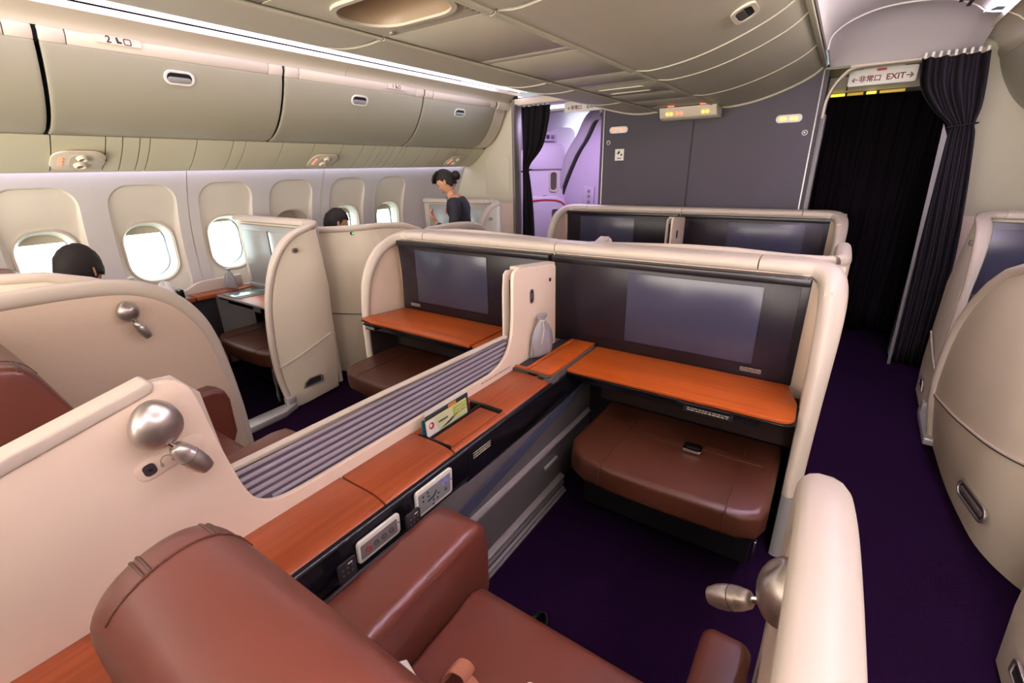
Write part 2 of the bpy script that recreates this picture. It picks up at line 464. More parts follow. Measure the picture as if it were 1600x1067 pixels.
# air grille in the right vault
ag = sroot('trim_1', (.36, 3.6, 2.45), 'air grille set lengthwise in the right vault')
obj('grille_frame', sheetd([[(x, y, z-.008) for x, z in ((.26, 2.474), (.34, 2.458), (.42, 2.430), (.47, 2.40))] for y in (2.6, 4.15)], .004, Z), binl, ag)
for k in range(4):
    x = .285+.038*k; z = 2.462-.0085*k-.0035*k*k
    obj('grille_slot', B(x, x+.018, 2.66, 4.11, z-.012, z-.004), blackm, ag)

# ---- centre ceiling: service strip between two rows of centre bins
cR = [(-1.045, 2.055), (-.95, 2.048), (-.78, 2.070), (-.62, 2.112), (-.47, 2.168), (-.36, 2.225), (-.29, 2.285)]
cL = [(-1.595, 2.055), (-1.70, 2.048), (-1.82, 2.052), (-1.95, 2.074), (-2.10, 2.112), (-2.26, 2.160), (-2.42, 2.212), (-2.55, 2.27), (-2.60, 2.31)]
for side in (0, 1):
    cprof = cR if side == 0 else cL
    c3 = [tuple(p) for p in smoothpts([(a, 0, b) for a, b in cprof], 4)]
    nm = 'right' if side == 0 else 'left'
    for k, (ya, yb, what) in enumerate(((-2.6, -.42, 'rear'), (-.40, 1.44, 'middle'), (1.46, 2.74, 'front'))):
        t = thing('centre_bin', '%s curved centre overhead bin hanging over the %s centre seats' % ({'rear': 'rearmost', 'middle': 'nearest', 'front': 'foremost latched'}[what], nm), 'overhead bin',
                  (cprof[3][0], (ya+yb)/2, 2.05), 'centre overhead bins')
        obj('bin_door', sheetd([[(p[0], y, p[2]) for p in c3] for y in (ya+.004, yb-.004)], .012, Z), ceilm, t)
        if side == 0:
            obj('edge_trim', B(-.300, -.272, ya, yb, 2.262, 2.30), ribm, t, bevel=.004)
            yc = 2.46 if what == 'front' else (ya+yb)/2
            n_ = Vector((.40, 0, -.916)).normalized(); v_ = Vector((.916, 0, .40)).normalized()
            o_ = Vector((-.475, yc, 2.1655))
            obj('latch_bezel', ringplate(rr(0, 0, .19, .10, .045), rr(0, 0, .15, .064, .030), o_, Y, v_, n_, .008), binl, t)
            obj('latch_cup', plate(rr(0, 0, .152, .066, .030), o_+n_*.001, Y, v_, n_, .002), blackm, t)
            obj('latch_handle', plate(rr(0, -.012, .12, .030, .012), o_+n_*.003, Y, v_, n_, .005), greyp, t)
    for k, (ya, yb) in enumerate(((2.76, 3.10), (3.12, 3.93), (3.95, 4.84))):
        obj('ceiling_panel', sheetd([[(p[0], y, p[2]) for p in c3] for y in (ya, yb)], .012, Z), ceilm, ceiling)
        obj('panel_rib', sweep(new(), [(p[0], ya-.01, p[2]+.002) for p in c3], .007, .006, up=(0, 1, 0), n=6), ribm, ceiling)
    obj('panel_rib', sweep(new(), [(p[0], 4.84, p[2]-.002) for p in c3], .014, .014, up=(0, 1, 0), n=6), ribm, ceiling)
    xr = -1.058 if side == 0 else -1.583
    w_ = .016 if side == 0 else .008
    for a, b in ((-2.6, -.41), (-.40, 1.44), (1.45, 1.86), (1.865, 2.05), (2.055, 2.735), (2.745, 3.095), (3.10, 3.935), (3.94, 4.84)):
        obj('lengthwise_rail', sweep(new(), [(xr, a, 2.052), (xr, b, 2.052)], .011 if side == 0 else .007, w_, up=X, n=10), ribm, ceiling)
obj('edge_trim', B(-.300, -.272, 2.75, 4.84, 2.262, 2.30), ribm, ceiling, bevel=.004)
ys = [-2.6, -.9, .35, .96, 1.46, 2.05, 2.12, 2.75, 3.08, 3.14, 3.62, 4.05, 4.5, 4.84]
for a, b in zip(ys, ys[1:]):
    if a == .96:
        obj('service_panel', ringplate(dense(rr(-1.322, 1.21, .50, .494, .001)), dense(rr(-1.29, 1.235, .40, .25, .115)), (0, 0, 2.070), X, Y, nZ, .012), ceilm, ceiling)
        continue
    obj('service_panel', B(-1.572, -1.072, a+.003, b-.003, 2.058, 2.07), ceilm, ceiling, bevel=.003)
obj('strip_backing', B(-1.59, -1.05, -2.6, .95, 2.072, 2.08), blackm, ceiling)
obj('strip_backing', B(-1.59, -1.05, 1.47, 4.84, 2.072, 2.08), blackm, ceiling)
obj('hatch_frame', ringplate(rr(-1.35, 3.38, .32, .22, .03), rr(-1.35, 3.38, .29, .19, .02), (0, 0, 2.058), X, Y, nZ, .006), ribm, ceiling)
st = thing('ceiling_pod', 'bronze oval ceiling pod cut by the top edge of the photo', 'ceiling fitting', (-1.32, 1.2, 2.05))
obj('pod_rim', ringplate(rr(-1.29, 1.235, .435, .285, .13), rr(-1.29, 1.235, .40, .25, .115), (0, 0, 2.058), X, Y, nZ, .010), ribm, st)
rows = []
for d, s_ in ((-.002, 1), (.02, .97), (.04, .88), (.052, .7), (.056, .4)):
    rows.append([(-1.29+(x+1.29)*s_, 1.235+(y-1.235)*s_, 2.058+d) for x, y in rr(-1.29, 1.235, .40, .25, .115)])
bm = loft(new(), rows, close_u=True); bm.faces.new([v for v in bm.verts][-28:])
obj('pod_lens', bm, mat('bronze_lens', (.30, .21, .125), .4), st)
for yy in (1.42, ):
    obj('pod_button', lathe(new(), [(0, .012), (.006, .012), (.008, .008)], (-1.50, yy, 2.056), nZ, 12), silver, st)
for k in range(3):
    obj('pod_button', lathe(new(), [(0, .007), (.006, .007), (.008, .004)], (-1.09, 1.36+.03*k, 2.056), nZ, 12), silver, st)

# ---- illuminated sign box at the front end of the strip
sb = thing('seatbelt_sign', 'lit amber seat belt sign box under the centre ceiling by the bulkhead', 'sign', (-1.25, 4.70, 1.95))
obj('sign_housing', P([(4.58, 2.05), (4.62, 1.972), (4.66, 1.955), (4.82, 1.955), (4.82, 2.05)], 'x', -1.50, -1.01), binl, sb, bevel=.004)
for x0, cols in ((-1.43, (amber, amber)), (-1.34, (redl, redl)), (-1.12, (amber, amber))):
    for q, m_ in enumerate(cols):
        obj('lit_symbol', plate(rr(x0+.035*q, 0, .026, .026, .011, 3), (0, 4.604, 1.998), X, (0, -.4, .9), nY, .006), m_, sb)
for q, x0 in enumerate((-1.40, -1.13)):
    obj('lit_symbol', B(x0, x0+.05, 4.50, 4.53, 2.048, 2.052), redl, sb)

# ---- front bulkhead
wf = sroot('wall_front', (CX, 4.85, 0), 'dark charcoal bulkhead behind the centre suites')
def arch(x0, x1):
    pts = [(x0, 0), (x1, 0)]
    return pts
topR = [(p[0], p[2]) for p in smoothpts([(a, 0, b) for a, b in cR], 3)]; topL = [(p[0], p[2]) for p in smoothpts([(a, 0, b) for a, b in cL[:6]], 3)]
obj('bulkhead_panel', P([(-1.251, 0), (-.27, 0)]+topR[::-1]+[(-1.251, 2.055)], 'y', 4.85, 4.89), bulk, wf)
obj('bulkhead_panel', P([(-1.255, 0), (-1.255, 2.055)]+[q for q in topL if q[0] > -2.14]+[(-2.14, 2.12), (-2.14, 0)], 'y', 4.85, 4.89), bulk, wf)
obj('panel_seam', B(-1.257, -1.249, 4.842, 4.852, 0, 2.05), blackm, wf)
for x in (-.285, -2.145):
    obj('edge_strip', B(x-.006, x+.006, 4.838, 4.90, 0, 2.25), alu, wf, bevel=.002)
    obj('corner_post', B(x+.008 if x > CX else x-.035, x+.035 if x > CX else x-.008, 4.85, 4.95, 0, 2.25), bulk, wf)
for x, m_ in ((-1.985, redl), (-.478, amber)):
    lp = thing('lit_placard', '%s lit seat belt placard high on the %s side of the charcoal bulkhead' % (('pale red', 'left') if x < CX else ('amber', 'right')), 'sign', (x, 4.85, 1.88), None)
    obj('placard_frame', plate(rr(x, 1.915, .195, .062, .03), (0, 4.850, 0), X, Z, nY, .008), white, lp, bevel=.002)
    for q in (-.045, .02, .052):
        obj('lit_symbol', plate(rr(x+q, 1.915, .05 if q < 0 else .028, .026, .012, 4), (0, 4.842, 0), X, Z, nY, .003), m_, lp)
for x, z in ((-2.09, 1.80), (-.345, 1.80)):
    k = thing('coat_hook', 'round chrome button hook on the %s edge of the bulkhead' % ('left' if x < CX else 'right'), 'hook', (x, 4.85, z))
    obj('hook_base', lathe(new(), [(0, .016), (.006, .016), (.010, .012), (.022, .009), (.026, .004)], (x, 4.85, z), nY, 16), chrome, k)
    obj('hook_rim', lathe(new(), [(0, .021), (.003, .021), (.004, .017)], (x, 4.85, z), nY, 16), white, k)
k = thing('pictogram_sticker', 'small white square pictogram sticker at the left of the bulkhead', 'sticker', (-1.965, 4.85, 1.63))
obj('sticker_face', B(-2.01, -1.915, 4.846, 4.850, 1.625, 1.735), paper, k)
bm = plate([(-1.992, 1.69), (-1.965, 1.722), (-1.955, 1.70), (-1.972, 1.685)], (0, 4.845, 0), X, Z, nY, .001); obj('picture', bm, ink, k)
bm = B(-1.953, -1.929, 4.8445, 4.8455, 1.676, 1.684); box(bm, -1.945, -1.937, 4.8445, 4.8455, 1.668, 1.692); obj('picture', bm, ink, k)
obj('picture', B(-1.985, -1.94, 4.8445, 4.8455, 1.643, 1.651), ink, k)

# ---- left front end wall and right front end wall
def endwall(name, xs, label):
    a, b = xs
    s = sroot(name, ((a+b)/2, 4.87, 0), label)
    return s
we = sroot('wall_left_front', (-3.7, 4.87, 0), 'cream end wall closing the left row of window suites')
obj('end_panel', P([(-4.24, 0), (-3.24, 0), (-3.24, 2.27), (-3.33, 2.27), (-3.70, 1.80), (-4.02, 1.62), (-4.24, 1.2)], 'y', 4.85, 4.89), endm, we)
obj('end_panel_top', B(-4.2, -3.24, 4.86, 4.9, 1.6, 2.4), blackm, we)
obj('access_panel', P(rr(-3.52, 1.49, .36, .42, .015), 'y', 4.843, 4.852), endm, we, bevel=.003)
obj('lower_panel', B(-4.2, -3.245, 4.838, 4.852, 0, 1.17), cream, we, bevel=.004)
obj('door_post', B(-3.27, -3.235, 4.80, 4.95, 0, 2.30), greyl, we, bevel=.006)
we2 = sroot('wall_right_front', (1.3, 4.87, 0), 'cream end wall closing the right row of window suites')
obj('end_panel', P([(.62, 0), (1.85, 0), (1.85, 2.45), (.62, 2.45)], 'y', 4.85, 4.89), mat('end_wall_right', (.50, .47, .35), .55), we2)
obj('lower_panel', B(.63, 1.85, 4.838, 4.852, 0, 1.17), cream, we2, bevel=.004)

# ---- door openings at the front
d1 = sroot('door_1', (.25, 4.9, 0), 'dark curtained doorway at the head of the right aisle')
rimp = smoothpts([(-.240, 1.90), (-.235, 2.02), (-.205, 2.13), (-.15, 2.20), (-.08, 2.236), (.02, 2.246), (.62, 2.246)], 4) if 0 else [Vector(p) for p in smoothpts([(-.240, 0, 1.90), (-.235, 0, 2.02), (-.205, 0, 2.12), (-.155, 0, 2.195), (-.10, 0, 2.236), (.02, 0, 2.246), (.60, 0, 2.246)], 4)]
obj('door_rim', sweep(new(), [(p[0], 4.86, p[2]) for p in rimp], .012, .045, up=Y, n=8, power=.5), rimm, d1)
obj('door_jamb', B(-.255, -.215, 4.82, 4.98, 0, 1.93), greym, d1, bevel=.01)
obj('door_header', B(-.12, .66, 4.805, 4.86, 2.240, 2.275), binl, d1, bevel=.004)
smallprint('placard_print', inkg, d1, (.20, 4.804, 2.257), X, Z, nY, .18, .010, 1, 3)
obj('jamb_right', B(.58, .62, 4.84, 4.98, 0, 2.25), greym, d1, bevel=.01)
gl = sroot('trim_2', (.25, 5.5, 2.1), 'dim olive galley ceiling beyond the right doorway')
obj('galley_ceiling', B(-.40, 1.1, 4.9, 7.0, 2.255, 2.275), ceilm, gl)
obj('galley_header', P([(5.35, 2.25), (5.35, 2.16), (5.38, 2.13), (5.6, 2.12), (5.6, 2.25)], 'x', -.40, 1.0), ceilm, gl)
obj('header_slot', B(-.13, -.12, 5.344, 5.352, 2.14, 2.22), blackm, gl)
obj('side_partition', B(-.42, -.26, 4.95, 7.0, 0, 2.3), bulk, gl)
obj('side_partition', B(.95, 1.05, 4.95, 7.0, 0, 2.3), blackm, gl)
for a, b, m_ in ((-.29, -.25, amber), (-.235, -.13, yel), (-.115, .00, ambd), (.02, .09, yel), (.11, .28, ambd)):
    obj('galley_lamp', B(a, b, 5.355, 5.37, 2.100, 2.122), m_, gl, bevel=.004)
obj('galley_back', B(-.42, 1.05, 7.0, 7.05, 0, 2.3), blackm, gl)
# dark inner curtain closing the doorway
def curtain(name, label, rows, y0, amp, folds, m, tie=None, tiemat=None, hem=True, nu=70, hooks=0, cat='curtain'):
    """rows: (z, x_left, x_right, amplitude factor, y shift)"""
    t = thing(name, label, cat, ((rows[-1][1]+rows[-1][2])/2, y0, rows[-1][0]))
    rs = []; rows = [tuple(q) for q in smoothpts([Vector((a, b, c)) for a, b, c, _, _ in rows], 6)], rows
    zs, src = rows
    for z, xa, xb in zs:
        # interpolate amplitude and shift by height
        for (za, _, _, fa, sa), (zb, _, _, fb, sb_) in zip(src, src[1:]):
            if za >= z >= zb or (z < zb and (zb == src[-1][0])):
                k = min(1, max(0, (za-z)/(za-zb))); fct = fa+(fb-fa)*k; sh = sa+(sb_-sa)*k; break
        else: fct, sh = src[0][3], src[0][4]
        row = []
        for i in range(nu+1):
            u = i/nu
            ph = folds*2*math.pi*u
            row.append((xa+(xb-xa)*u, y0+sh+amp*fct*(math.sin(ph+.9*math.sin(1.7*z+3*u)+1.3*math.sin(2*math.pi*u))+.45*math.sin(1.7*ph+z*2)+.25*math.sin(3.1*ph-z*3)), z))
        rs.append(row)
    obj('cloth', sheet(rs, .004), m, t, smooth=0)
    if tie:
        z, xa, xb, yy, r = tie
        lp = [(xa+(xb-xa)/2+(xb-xa)/2*1.12*math.cos(q), y0+yy+r*math.sin(q), z+.012*math.cos(q)) for q in [2*math.pi*k/24 for k in range(25)]]
        obj('tie_back', sweep(new(), lp, .016, .006, up=Z, n=8), tiemat or m, t)
    for k in range(hooks):
        x = rows[1][0][1]+(rows[1][0][2]-rows[1][0][1])*(k+.5)/hooks
        obj('glide', B(x-.008, x+.008, y0-.012, y0+.012, rows[1][0][0]-.002, rows[1][0][0]+.035), white, t, bevel=.003)
    return t
curtain('galley_curtain', 'black curtain drawn fully across the right doorway', [(2.085, -.34, 1.0, 1, 0), (1.2, -.34, 1.0, 1, 0), (.03, -.34, 1.0, 1.1, 0)], 5.45, .018, 13, blackcloth, nu=150)
curtain('aisle_curtain', 'black tied-back curtain hanging beside the cream end wall on the right',
        [(2.225, .29, .645, 1.0, 0), (2.05, .32, .665, 1.0, 0), (1.90, .42, .675, .8, 0), (1.79, .53, .665, .55, 0), (1.70, .53, .685, .6, 0), (1.30, .545, .735, .9, 0), (.8, .575, .78, 1.0, 0), (.03, .60, .80, 1.05, 0)],
        4.66, .036, 5, curt, tie=(1.785, .53, .668, 0, .05), hooks=9)
curtain('aisle_curtain', 'charcoal tied-back curtain hanging at the left doorway behind the attendant',
        [(2.225, -3.20, -2.84, .9, 0), (2.05, -3.20, -2.86, .9, 0), (1.80, -3.205, -2.93, .8, 0), (1.62, -3.21, -3.09, .5, 0), (1.53, -3.21, -3.115, .4, 0), (1.45, -3.21, -3.10, .5, 0), (1.1, -3.21, -3.06, .8, 0), (.6, -3.21, -3.03, .9, 0), (.03, -3.21, -3.01, 1, 0)],
        4.93, .028, 4, curt, tie=(1.545, -3.21, -3.10, 0, .04), hooks=6)
obj('jamb_seal', P([(.50, 1.80), (.535, 1.72), (.555, .9), (.585, .0), (.565, .0), (.535, .9), (.505, 1.66)], 'y', 4.60, 4.62), greym, d1)

# ---- left doorway header and the vestibule beyond
d2 = sroot('door_2', (-2.7, 4.9, 0), 'open doorway to the entry vestibule at the head of the left aisle')
obj('door_header', B(-3.24, -2.13, 4.82, 4.95, 2.245, 2.30), binl, d2, bevel=.006)
obj('door_rim', sweep(new(), [(-3.20, 4.84, 2.242), (-2.5, 4.84, 2.242), (-2.16, 4.84, 2.20)], .014, .02, up=Y, n=8), rimm, d2)
vs = sroot('trim_3', (-3.3, 6, 0), 'lavender-lit entry vestibule beyond the left curtain')
lavw = mat('vestibule_panel', (.42, .33, .48), .5)
bm = loft(new(), [[(x, y, z) for y in (4.95, 8.0)] for x, z in ((-4.30, 0), (-4.28, .8), (-4.22, 1.2), (-4.05, 1.6), (-3.75, 2.0), (-3.4, 2.25), (-3.2, 2.32))])
obj('vestibule_wall', bm, lavw, vs)
obj('vestibule_ceiling', B(-4.2, -1.9, 4.95, 8.0, 2.30, 2.33), lavw, vs)
obj('vestibule_light_strip', B(-3.35, -2.35, 5.62, 5.68, 2.272, 2.30), lavb, vs, 'lavender light bar on the vestibule ceiling')
obj('vestibule_light_bracket', B(-3.4, -2.3, 5.68, 5.80, 2.24, 2.30), greyl, vs)
sealc = smoothpts([(-2.86, 6.58, 2.27), (-3.014, 6.58, 2.205), (-3.151, 6.58, 1.965), (-3.297, 6.58, 1.756), (-3.468, 6.58, 1.401), (-3.605, 6.58, 1.024), (-3.70, 6.58, .6), (-3.74, 6.58, 0)], 5)
bm = new(); loft(bm, [[tuple(p) for p in sealc], [(-2.0, 6.6, p[2]) for p in sealc]])
obj('galley_side_panel', bm, lavw, vs)
obj('door_seal', sweep(new(), sealc, .030, .03, up=Y, n=8), blackm, vs)
sl2 = [(p[0]-.10, p[1]-.02, p[2]) for p in sealc]
obj('door_arch_frame', sweep(new(), sl2, .075, .05, up=Y, n=8, power=.5), mat('arch_frame', (.34, .29, .36), .5), vs)
dv = thing('entry_door', 'lavender-lit aircraft entry door with a red strap and small window, beyond the left curtain', 'door', (-4.0, 7.0, 0))
Nn = (.85, -.52, 0); Un = (.52, .85, 0)
o_ = Vector((-3.72, 6.35, 0))
obj('door_leaf', plate(rr(0, 1.12, .95, 2.0, .12), o_, Un, Z, Nn, .05), doorm, dv, bevel=.01)
obj('door_upper_fairing', plate(rr(-.03, 1.72, .62, .34, .05), o_+Vector(Nn)*.05, Un, Z, Nn, .03), doorm, dv, bevel=.01)
obj('door_window', ringplate(rr(.10, 1.38, .15, .30, .05), rr(.10, 1.38, .11, .25, .04), o_+Vector(Nn)*.05, Un, Z, Nn, .02), rimm, dv)
obj('door_window_pane', plate(rr(.10, 1.38, .11, .25, .04), o_+Vector(Nn)*.052, Un, Z, Nn, .002), greyp, dv)
bm = plate([(-.32, .45), (.30, .45), (.32, .9), (.26, 1.10), (.10, 1.17), (-.32, 1.18)], o_+Vector(Nn)*.05, Un, Z, Nn, .12)
obj('slide_bustle', bm, doorm, dv, bevel=.03, seg=3)
rs = smoothpts([o_+Vector(Un)*a+Vector(Z)*b+Vector(Nn)*.175 for a, b in ((-.34, 1.115), (-.1, 1.125), (.12, 1.10), (.22, 1.05), (.27, .97))], 5)
obj('red_strap', sweep(new(), rs, .012, .004, up=Nn, n=6), redm, dv, 'red warning strap')
obj('gauge_window', plate(rr(.12, .90, .20, .15, .03), o_+Vector(Nn)*.171, Un, Z, Nn, .006), greyp, dv)
obj('gauge_rim', ringplate(rr(.12, .90, .22, .17, .035), rr(.12, .90, .19, .14, .03), o_+Vector(Nn)*.170, Un, Z, Nn, .012), chrome, dv)
obj('door_placard', plate(rr(-.05, 1.16, .07, .05, .01), o_+Vector(Nn)*.06, Un, Z, Nn, .002), greyl, dv)
obj('interphone_panel', B(-3.20, -3.02, 6.56, 6.585, 1.0, 1.30), lavw, vs, bevel=.004)
for z in (1.24, 1.17, 1.09): obj('switch', B(-3.12, -3.08, 6.548, 6.56, z-.02, z+.015), greyl, vs, bevel=.003)
obj('latch_plate', B(-2.75, -2.63, 6.56, 6.59, 1.47, 1.53), greyl, vs, bevel=.003)
obj('door_number_placard', plate(rr(0, 0, .22, .09, .01), (-3.62, 6.30, 1.98), Un, Z, Nn, .003), lavw, vs)
text('placard_print', '■ BI', ink, vs, (-3.62+.004, 6.30-.004, 1.98), (-Un[0]*-1, Un[1], 0), Z, Nn, .07)

# ---- EXIT signs
exr = mat('exit_print', (.16, .008, .015), .6)
def exit_sign(label, x, y, z, w_, h_, tilt=0):
    t = thing('exit_sign', label, 'sign', (x, y, z))
    obj('sign_panel', plate(rr(x, z, w_, h_, .015), (0, y, 0), X, Z, nY, .012), white, t, bevel=.003)
    obj('sign_bracket', B(x-w_*.3, x+w_*.3, y, y+.03, z+h_*.3, 2.256), binl, t)
    s = h_*.62
    text('exit_lettering', '\u2190\u975e\u5e38\u53e3', exr, t, (x-w_*.225, y-.0125, z-h_*.12), X, Z, nY, s*.68)
    text('exit_lettering', 'EXIT\u2192', exr, t, (x+w_*.262, y-.0125, z-h_*.10), X, Z, nY, s*.80)
    obj('red_tab', B(x-.01-.03, x-.01+.03, y-.015, y-.012, z+h_*.33, z+h_*.47), redm, t)
    return t
exit_sign('white sign with red arrows reading EXIT over the right doorway', .095, 5.0, 2.185, .43, .115)
exit_sign('white sign with red arrows reading EXIT over the left doorway beside the curtain', -2.46, 5.0, 2.185, .46, .105)

# ---- left overhead bins
bprof = [(-3.345, 2.200), (-3.365, 2.14), (-3.405, 2.055), (-3.465, 1.96), (-3.54, 1.88), (-3.625, 1.825), (-3.70, 1.803), (-3.76, 1.80)]
tprof = [(-3.325, 2.262), (-3.325, 2.235), (-3.345, 2.198)]
bsm = [tuple(p) for p in smoothpts([(a, 0, b) for a, b in bprof], 4)]
binlabels = ['leftmost cream overhead bin, cut by the photo edge', 'long cream overhead bin numbered 2 above the nearest windows',
             'cream overhead bin second from the left with a row placard, above the middle windows', 'short cream overhead bin just left of the bulkhead end']
for k, (ya, yb) in enumerate(((-1.2, .842), (.862, 2.105), (2.125, 3.475), (3.495, 4.60))):
    t = thing('overhead_bin', binlabels[k], 'overhead bin', (-3.55, (ya+yb)/2, 1.80), 'left overhead bins')
    obj('bin_door', sheetd([[(p[0], y, p[2]) for p in bsm] for y in (ya, ya+.02, yb-.02, yb)], .02, (-1, 0, .6)), binm, t, bevel=.006)
    for p0, p1 in ((ya, ya+.10), (ya+.104, yb-.104), (yb-.10, yb)):
        obj('top_flange', sheetd([[(a, y, b) for a, b in tprof] for y in (p0, p1)], .02, (-1, 0, .1)), binl, t, bevel=.004)
    yl = {0: .1, 1: 1.46, 2: 2.77, 3: 4.02}[k]
    n_ = Vector((.90, 0, -.44)).normalized(); v_ = Vector((.44, 0, .90)).normalized(); o_ = Vector((-3.378, yl, 2.115))
    obj('latch_bezel', ringplate(rr(0, 0, .165, .080, .038), rr(0, 0, .135, .055, .027), o_, Y, v_, n_, .008), white, t, bevel=.002)
    obj('latch_cup', plate(rr(0, 0, .135, .055, .027), o_+n_*.0005, Y, v_, n_, .002), blackm, t)
    obj('latch_paddle', plate(rr(0, -.010, .125, .030, .014), o_+n_*.003, Y, v_, n_, .008), silver_refl, t, bevel=.003)
    if k in (1, 2):
        yy = ya+.32 if k == 1 else yb-.34
        obj('row_placard', plate(rr(0, 0, .20, .036, .004), Vector((-3.323, yy, 2.247)), Y, Z, X, .003), white if 0 else binl, t)
        on = Vector((-3.3195, yy, 2.247))
        if k == 1:
            text('row_number', '2', ink, t, on+Vector((0, -.045, 0)), Y, Z, X, .045)
            obj('seat_symbol', plate([(-.01, -.012), (.012, -.012), (.012, -.004), (0, -.002), (-.004, .016), (-.012, .014)], on, Y, Z, X, .001), ink, t)
            obj('window_symbol', ringplate(rr(.038, 0, .034, .030, .006, 3), rr(.038, 0, .026, .022, .004, 3), on, Y, Z, X, .001), ink, t)
        else:
            text('row_number', '1', ink, t, on+Vector((0, -.04, 0)), Y, Z, X, .034)
            obj('seat_symbol', plate([(-.01, -.012), (.012, -.012), (.012, -.004), (0, -.002), (-.004, .016), (-.012, .014)], on, Y, Z, X, .001), ink, t)
            obj('window_symbol', ringplate(rr(.032, 0, .026, .024, .004, 3), rr(.032, 0, .018, .016, .003, 3), on, Y, Z, X, .001), ink, t)
    obj('bin_side', P([(a-.02, b+.01) for a, b in bprof]+[(-4.0, 1.83), (-4.0, 2.2)], 'y', ya+.01, ya+.03), blackm, t)
ec = thing('bin_end_cap', 'narrow rounded end cap closing the left overhead bins at the end wall', 'end cap', (-3.55, 4.72, 1.80))
obj('cap_face', sheet([[(p[0]-(.0 if y < 4.8 else .05), y, p[2]+(0 if y < 4.8 else .03)) for p in bsm] for y in (4.615, 4.79, 4.848)], .02), binl, ec)
obj('top_flange', sheet([[(a, y, b) for a, b in tprof] for y in (4.615, 4.848)], .02), binl, ec)
struct('trim_4', B(-3.80, -3.78, -2.6, 4.84, 1.84, 2.40), blackm, 'dark gap behind the left overhead bins')

# ---- service panels under the left bins
sprof = [(-3.70, 1.797), (-3.735, 1.760), (-3.785, 1.715), (-3.85, 1.666), (-3.91, 1.628), (-3.955, 1.604)]
ss = [tuple(p) for p in smoothpts([(a, 0, b) for a, b in sprof], 3)]
psu = sroot('trim_5', (-3.9, 2, 1.62), 'row of cream service panels under the left overhead bins')
sy_ = [-1.2, -.45, .865, 1.115, 1.20, 1.29, 1.345, 1.62, 1.86, 1.95, 2.24, 2.52, 2.80, 3.02, 3.16, 3.24, 3.32, 3.40, 3.50, 3.56, 3.80, 4.04, 4.24, 4.34, 4.60, 4.84]
for a, b in zip(sy_, sy_[1:]):
    obj('service_panel', sheetd([[(p[0], y, p[2]) for p in ss] for y in (a+.003, b-.003)], .006, (-1, 0, 1)), psum, psu)
obj('panel_backing', sheet([[(p[0]-.01, y, p[2]+.012) for p in ss] for y in (-1.2, 4.84)], .004), blackm, psu)
def psu_unit(yc, label, s=1):
    t = thing('reading_light_unit', label, 'reading light', (-3.88, yc, 1.66), None)
    n_ = Vector((.47, 0, -.88)).normalized(); v_ = Vector((.88, 0, .47)).normalized(); o_ = Vector((-3.835, yc, 1.672))
    obj('unit_plate', plate(rr(0, 0, .26*s, .215, .075), o_, Y, v_, n_, .010), binl, t, bevel=.006)
    obj('light_recess', plate(rr(.01, 0, .11*s, .15, .04), o_+n_*.010, Y, v_, n_, .002), shade, t)
    for q, rr_ in ((.045, .025), (-.035, .030)):
        obj('reading_spot', lathe(new(), [(0, rr_*1.15), (.010, rr_*1.1), (.020, rr_*.8), (.018, rr_*.55), (.006, rr_*.5)], o_+v_*q+n_*.010+Vector((0, .01, 0)), n_, 18), binl, t)
        obj('spot_lens', lathe(new(), [(0, rr_*.45), (.010, rr_*.45)], o_+v_*q+n_*.012+Vector((0, .01, 0)), n_, 14), greyl, t)
    for q in (.035, 0, -.035):
        obj('lit_symbol', plate(rr(-.085*s, q, .020, .022, .005, 3), o_+n_*.011, Y, v_, n_, .002), redl, t)
    obj('speaker_hole', lathe(new(), [(0, .006), (.002, .006)], o_+Vector((0, .135, 0)), n_, 10), ink, t)
psu_unit(.985, 'reading light unit with red signs under the left bins, nearest the camera')
psu_unit(2.66, 'reading light unit with red signs under the left bins, middle of the three')
psu_unit(4.42, 'reading light unit with red signs under the left bins, just behind the attendant')

# ---- right overhead bins (a corner shows at the picture edge)
for k, (ya, yb) in enumerate(((-1.2, .842), (.862, 2.105), (2.125, 3.475), (3.495, 4.84))):
    t = thing('overhead_bin', ['rearmost', 'second', 'third', 'foremost'][k]+' cream overhead bin over the right window suites, counting from the back', 'overhead bin', (1.2, (ya+yb)/2, 1.80), 'right overhead bins')
    obj('bin_door', sheetd([[(mb(p[0]), y, p[2]) for p in bsm] for y in (ya, ya+.02, yb-.02, yb)], .02, (1, 0, .6)), binm, t, bevel=.006)
    obj('top_flange', sheetd([[(mb(a), y, b) for a, b in tprof] for y in (ya, yb)], .02, X), binl, t, bevel=.004)
struct('trim_6', B(mb(-3.78), mb(-3.80), -2.6, 4.84, 1.84, 2.40), blackm, 'dark gap behind the right overhead bins')
struct('trim_7', sheetd([[(mb(p[0]), y, p[2]) for p in ss] for y in (-2.6, 4.84)], .006, (1, 0, 1)), binm, 'cream service panels under the right bins')

# ================================================================== CENTRE SUITES
def emb(bm, fn): 
    for v in bm.verts: v.co = Vector(fn(v.co))
    return bm
front_edge = [(1.835, 0), (1.812, .15), (1.795, .30), (1.787, .45), (1.795, .62), (1.812, .76), (1.845, .90), (1.895, 1.01), (1.965, 1.09), (2.06, 1.145), (2.16, 1.175)]

